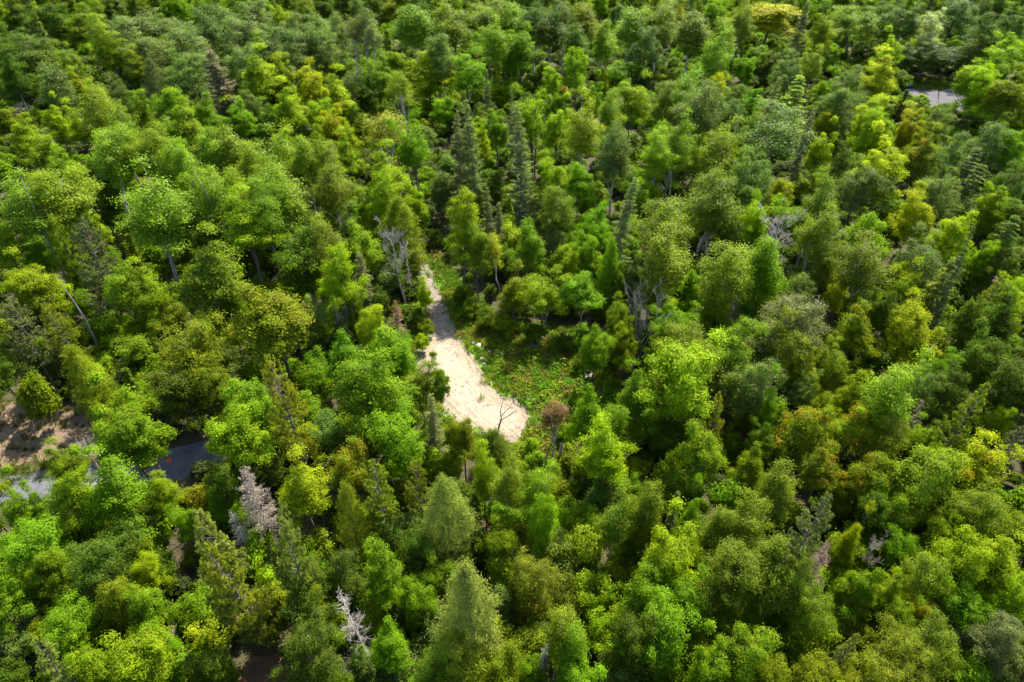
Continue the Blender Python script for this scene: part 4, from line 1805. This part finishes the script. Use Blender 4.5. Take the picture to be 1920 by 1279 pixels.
def twig_mesh(seed):
    rng = np.random.default_rng(seed)
    ps = []
    for _ in range(4):
        a = rng.uniform(0, 6.28)
        b = rng.normal(0, .12, 2)
        ln = rng.uniform(.1, .32)
        ps.append(tube([(b[0], b[1], .015), (b[0] + math.cos(a) * ln * .5, b[1] + math.sin(a) * ln * .5, .045), (b[0] + math.cos(a + .4) * ln, b[1] + math.sin(a + .4) * ln, .02)], [.016, .013, .006], 3))
    return mesh_from('twig', *merge(ps), M_DEAD_DARK)


TW = [twig_mesh(500 + i) for i in range(3)]
h = sr.uniform(.5, 1.5, n)
scatter('twig_litter', np.column_stack([tw, np.full(n, .05)]), sr.uniform(0, 6.28, n), np.column_stack([h, h, h]), sr.integers(0, 3, n), np.ones((n, 3)), [[m] for m in TW])

# heaps of cut branches
M_LOG = plain_material('pinkish_cut_wood', (0.14, 0.10, 0.09), (0.28, 0.21, 0.19), 3.0, .9, .4, stretch=(3, 3, .6))


def log_heap(px, py, label, nlog, spread, seed):
    rng = np.random.default_rng(seed)
    p, _ = at(px, py)
    o = thing('log_heap', label, 'log heap', (p.x, p.y, 0), 0, 'heaps of cut branches in the grass')
    for i in range(nlog):
        a = rng.uniform(0, 3.14) if i % 3 else rng.uniform(-.3, .3) + .6
        ln = rng.uniform(.5, 1.5)
        c = np.array([rng.normal(0, spread), rng.normal(0, spread * .5), .08 + .09 * (i % 4)])
        d = np.array([math.cos(a), math.sin(a), rng.normal(0, .12)]) * ln * .5
        r = rng.uniform(.05, .11)
        V_, Q_ = tube([c - d * 1.001, c - d, c + rng.normal(0, .03, 3), c + d, c + d * 1.001], [.004, r, r * .95, r * .85, .004], 7)
        child(o, 'log', mesh_from('log', V_, Q_, M_LOG, smooth=True))


log_heap(1002, 651, 'lower pinkish heap of cut logs in the middle of the shaded grass', 15, .75, 1)
log_heap(1030, 632, 'upper purplish heap of cut logs at the foot of the shaded trees', 15, .8, 2)
log_heap(1053, 632, 'small scattered heap of sticks right of the upper log heap', 7, .6, 3)
log_heap(1014, 858, 'pair of pinkish stick bundles in the weeds below the sand pad', 7, .8, 4)

# two hollow pale pipes lying side by side at the trees' edge
M_PIPE = plain_material('weathered_white_pipe', (0.34, 0.30, 0.285), (0.52, 0.48, 0.465), 2.5, .6, .15)
M_PIPED = plain_material('weathered_tan_pipe', (0.30, 0.24, 0.20), (0.48, 0.40, 0.33), 2.5, .7, .15)
M_HOLE = plain_material('dark_pipe_lining', (0.015, 0.013, 0.013), (0.03, 0.027, 0.027), 4.0, .9, .1)


def pipe(px, py, r, ln, rz, tilt, mat, label):
    p, _ = at(px, py, r)
    o = thing('drain_pipe', label, 'pipe', (p.x, p.y, r + .28), rz, 'pipes lying at the edge of the clearing')
    o.rotation_euler = (tilt, 0, rz)
    yy = [-ln / 2, -ln / 2 + .03, -ln / 2 + .07, 0, ln / 2 - .07, ln / 2 - .03, ln / 2]
    V_, Q_ = tube([(0, y, 0) for y in yy], [r * 1.06, r * 1.08, r, r, r, r * 1.08, r * 1.06], 18)
    child(o, 'barrel', mesh_from('pipe_barrel', V_, Q_, mat, smooth=True))
    V2, Q2 = tube([(0, y, 0) for y in (-ln / 2 - .002, 0, ln / 2 + .002)], [r * .9] * 3, 18)
    ring = []
    vv = list(V2)
    child(o, 'lining', mesh_from('pipe_lining', V2, Q2, M_HOLE, smooth=True))
    for s, nm in ((-1, 'rim'), (1, 'rim')):
        VV, QQ = [], []
        for k in range(18):
            a = 2 * math.pi * k / 18
            for rr in (r * .9, r * 1.06):
                VV.append((rr * math.cos(a), s * (ln / 2 + .003), rr * math.sin(a)))
        for k in range(18):
            k2 = (k + 1) % 18
            QQ.append((2 * k, 2 * k + 1, 2 * k2 + 1, 2 * k2))
        child(o, nm, mesh_from('pipe_rim', np.array(VV), np.array(QQ), mat))


pipe(1101, 706, .30, 1.5, .05, -.12, M_PIPE, 'white hollow pipe lying at the edge of the clearing, dark end open')
pipe(1108, 708, .26, 1.6, -.12, -.10, M_PIPED, 'tan hollow pipe lying close right of the white pipe')

# bare sapling standing on the lower end of the sand
M_GREYBARK = plain_material('grey_sapling_bark', (0.10, 0.085, 0.095), (0.24, 0.21, 0.22), 4.0, stretch=(3, 3, .6))


def drawn_tree(label, name, stems, mat, cat='dead tree', first=1, group='leafless dead trees'):
    """Bare tree whose stems run through points given as (photograph x, y, height above ground, radius)."""
    b = stems[0][0]
    p0, _ = at(b[0], b[1], 0)
    o = thing(name, label, cat, (p0.x, p0.y, 0), 0, group)
    parts = []
    for i, s in enumerate(stems):
        pts = [np.array(at(x, y, z)[0]) - np.array(p0) for x, y, z, r in s]
        if i < first:
            pts[0] = pts[0] + np.array([0, 0, -.3])
        Vq = tube(pts, [q[3] for q in s], 6)
        if i < first:
            child(o, 'trunk', mesh_from(name + '_trunk', Vq[0], Vq[1], mat, smooth=True))
        else:
            parts.append(Vq)
    if parts:
        V_, Q_ = merge(parts)
        child(o, 'branches', mesh_from(name + '_branches', V_, Q_, mat, smooth=True))
    return o


drawn_tree('bare grey sapling with four thin limbs standing on the lower sand pad', 'bare_sapling', [
    [(934, 804, 0, .13), (937, 795, .7, .11), (940, 786, 1.5, .10)],
    [(940, 786, 1.5, .07), (938, 772, 2.6, .055), (941, 760, 3.5, .04), (945, 744, 4.8, .015)],
    [(940, 781, 1.7, .055), (947, 772, 2.5, .045), (955, 765, 3.2, .03), (961, 757, 3.9, .012)],
    [(940, 787, 1.4, .07), (948, 783, 1.8, .055), (957, 778, 2.3, .04), (965, 772, 2.8, .03), (971, 768, 3.2, .012)],
    [(952, 781, 2.0, .03), (960, 774, 2.7, .02), (963, 770, 3.0, .01)],
    [(940, 790, 1.2, .03), (955, 793, 1.3, .025), (972, 787, 1.8, .02), (984, 782, 2.2, .01)],
    [(947, 772, 2.5, .02), (946, 765, 3.1, .015), (949, 758, 3.6, .008)]], M_GREYBARK)
drawn_tree('dark bare pole leaning over the weeds below the sand pad', 'dead_pole', [[(1012, 893, 0, .10), (1020, 868, 2.3, .09), (1028, 845, 4.3, .07), (1036, 823, 6.2, .04)]], M_DEAD_DARK)
drawn_tree('thick grey broken trunk standing under the reddish-brown thin tree', 'dead_pole', [[(1048, 878, 0, .22), (1050, 862, 1.5, .20), (1053, 832, 4.0, .17)]], M_DEAD)
drawn_tree('long pale bare pole leaning toward the glowing yellow-green tree', 'dead_pole', [
    [(1070, 885, 0, .11), (1082, 860, 2.4, .10), (1098, 837, 4.8, .08), (1113, 816, 7.0, .03)],
    [(1092, 845, 4.0, .03), (1088, 838, 4.6, .02), (1086, 830, 5.2, .01)], [(1100, 834, 5.0, .03), (1106, 831, 5.4, .01)]], M_DEAD)
drawn_tree('dark bare trunk leaning in shade beside the brown-olive conifer', 'dead_pole', [
    [(196, 680, 0, .17), (182, 645, 3.5, .15), (160, 600, 7.5, .11), (138, 565, 10.5, .08), (116, 535, 13, .03)]], M_DEAD_DARK)
drawn_tree('bare forked tree with peeling limbs at the edge of the brown bank', 'dead_tree', [
    [(192, 888, 0, .12), (178, 868, 2.0, .10), (166, 852, 3.6, .08)],
    [(166, 852, 3.6, .07), (160, 838, 5.0, .05), (152, 826, 6.1, .02)], [(161, 841, 4.8, .04), (163, 830, 5.7, .02), (164, 818, 6.6, .01)],
    [(174, 862, 2.6, .04), (164, 863, 2.8, .03), (155, 858, 3.3, .01)], [(190, 878, 1.2, .05), (196, 860, 2.8, .04), (204, 842, 4.6, .015)]], M_DEAD)
for lab, pts in (('slim white trunk slanting before the dark trees left of the gravel road', [(1688, 122, 0, .16), (1692, 105, 5, .13), (1699, 86, 10, .05)]),
                 ('long pale trunk slanting through the dark trees above the gravel road', [(1772, 122, 3, .14), (1784, 108, 7, .11), (1794, 97, 10, .05)])):
    drawn_tree(lab, 'dead_pole', [pts], M_DEAD)

# blue tarps and what lies beside them, at the photo's left edge
M_TARP = plain_material('blue_tarpaulin', (0.01, 0.12, 0.40), (0.025, 0.19, 0.52), 1.6, .35, .5, .5)
M_TARPD = plain_material('deep_blue_tarpaulin', (0.006, 0.022, 0.14), (0.014, 0.05, 0.24), 1.6, .35, .5, .5)
M_WHITE = plain_material('white_painted_metal', (0.62, 0.60, 0.58), (0.80, 0.79, 0.77), 2.0, .5, .1)
M_PINK = plain_material('faded_red_plastic', (0.46, 0.20, 0.17), (0.60, 0.31, 0.27), 2.0, .5, .1)
M_STEEL = plain_material('dark_steel', (0.05, 0.05, 0.055), (0.10, 0.10, 0.11), 3.0, .5, .1)


def draped(px, py, lx, ly, h, rz, mat, name, label, cat, seed, group=None):
    """A tarpaulin draped over a heap: sagging folds, rumpled hem on the ground, with thickness."""
    rng = np.random.default_rng(seed)
    p, _ = at(px, py, h * .6)
    o = thing(name, label, cat, (p.x, p.y, 0), rz, group)
    n_ = 26
    g = np.linspace(-1, 1, n_)
    X_, Y_ = np.meshgrid(g, g)
    r_ = np.maximum(abs(X_), abs(Y_))
    top = np.clip((1 - r_) / .42, 0, 1) ** .6
    a_ = np.arctan2(Y_, X_)
    z_ = h * top * (1 + .12 * np.sin(3 * X_ + 1) * np.cos(2.2 * Y_)) + .05 * (1 - top) * (1 + np.sin(a_ * 11 + seed)) + rng.normal(0, .012, X_.shape)
    k_ = 1 + .07 * np.sin(a_ * 9 + seed) * (r_ > .5)
    P_ = np.stack([X_ * lx / 2 * k_, Y_ * ly / 2 * k_, z_ + .02], -1).reshape(-1, 3)
    ii = np.arange(n_ * n_).reshape(n_, n_)
    Q_ = np.stack([ii[:-1, :-1], ii[:-1, 1:], ii[1:, 1:], ii[1:, :-1]], -1).reshape(-1, 4)
    c_ = child(o, 'cover', mesh_from(name + '_cover', P_, Q_, mat, smooth=True))
    md = c_.modifiers.new('thickness', 'SOLIDIFY')
    md.thickness = .012
    for s in (-1, 1):
        V_, Q_ = tube([(-lx * .5, s * ly * .42, h * .25), (0, s * ly * .47, h * .42), (lx * .5, s * ly * .42, h * .25)], [.012] * 3, 5)
        child(o, 'rope', mesh_from('tarp_rope', V_, Q_, M_STEEL, smooth=True))
    return o


def box_part(parent, name, size, loc, mat, bev=.03):
    import bmesh
    bm = bmesh.new()
    bmesh.ops.create_cube(bm, size=1)
    for v in bm.verts:
        v.co = Vector((v.co.x * size[0], v.co.y * size[1], v.co.z * size[2]))
    bmesh.ops.bevel(bm, geom=bm.edges[:], offset=bev, segments=2, affect='EDGES')
    me = bpy.data.meshes.new(name)
    bm.to_mesh(me)
    bm.free()
    me.materials.append(mat)
    o = child(parent, name, me)
    o.location = loc
    return o


draped(0, 292, 3.2, 2.6, 2.3, .3, M_TARP, 'tarp_cover', 'larger blue tarp over a heap, cut by the photo\'s left edge', 'tarp', 1, 'blue tarps at the forest camp')
draped(23, 302, 2.1, 1.3, .95, -.2, M_TARP, 'tarp_cover', 'smaller blue tarp bundle just right of the larger blue tarp', 'tarp', 2, 'blue tarps at the forest camp')
p, _ = at(10, 312)
ch = thing('camp_chair', 'white and faded red folding chair below the smaller blue tarp', 'chair', (p.x, p.y, 0), .5)
box_part(ch, 'seat', (.55, .5, .06), (0, 0, .45), M_WHITE)
box_part(ch, 'backrest', (.55, .06, .6), (0, .25, .8), M_PINK)
for sx in (-1, 1):
    for sy in (-1, 1):
        box_part(ch, 'leg', (.05, .05, .44), (sx * .23, sy * .2, .21), M_STEEL, .01)
p, _ = at(11, 299)
pl = thing('equipment_crate', 'dark crate between the two blue tarps', 'crate', (p.x, p.y, 0), .4)
box_part(pl, 'body', (.8, .6, .6), (0, 0, .3), M_STEEL)
box_part(pl, 'lid', (.84, .64, .08), (0, 0, .645), M_PINK, .02)
draped(1704, 159, 1.5, 1.1, 1.2, .2, M_TARPD, 'tarp_cover', 'deep blue tarp bundle at the left end of the gravel road', 'tarp', 3)

# road cone on the asphalt lane
M_ORANGE = plain_material('orange_plastic', (0.62, 0.09, 0.02), (0.75, 0.13, 0.03), 3.0, .45, .05)
p, _ = at(317, 863)
cn = thing('traffic_cone', 'small orange-red cone standing on the shaded asphalt lane', 'cone', (p.x, p.y, .012))
V_, Q_ = tube([(0, 0, .03), (0, 0, .25), (0, 0, .5), (0, 0, .62), (0, 0, .625)], [.17, .12, .065, .04, .004], 14)
child(cn, 'body', mesh_from('cone_body', V_, Q_, M_ORANGE, smooth=True))
box_part(cn, 'foot', (.42, .42, .05), (0, 0, .028), M_ORANGE, .015)
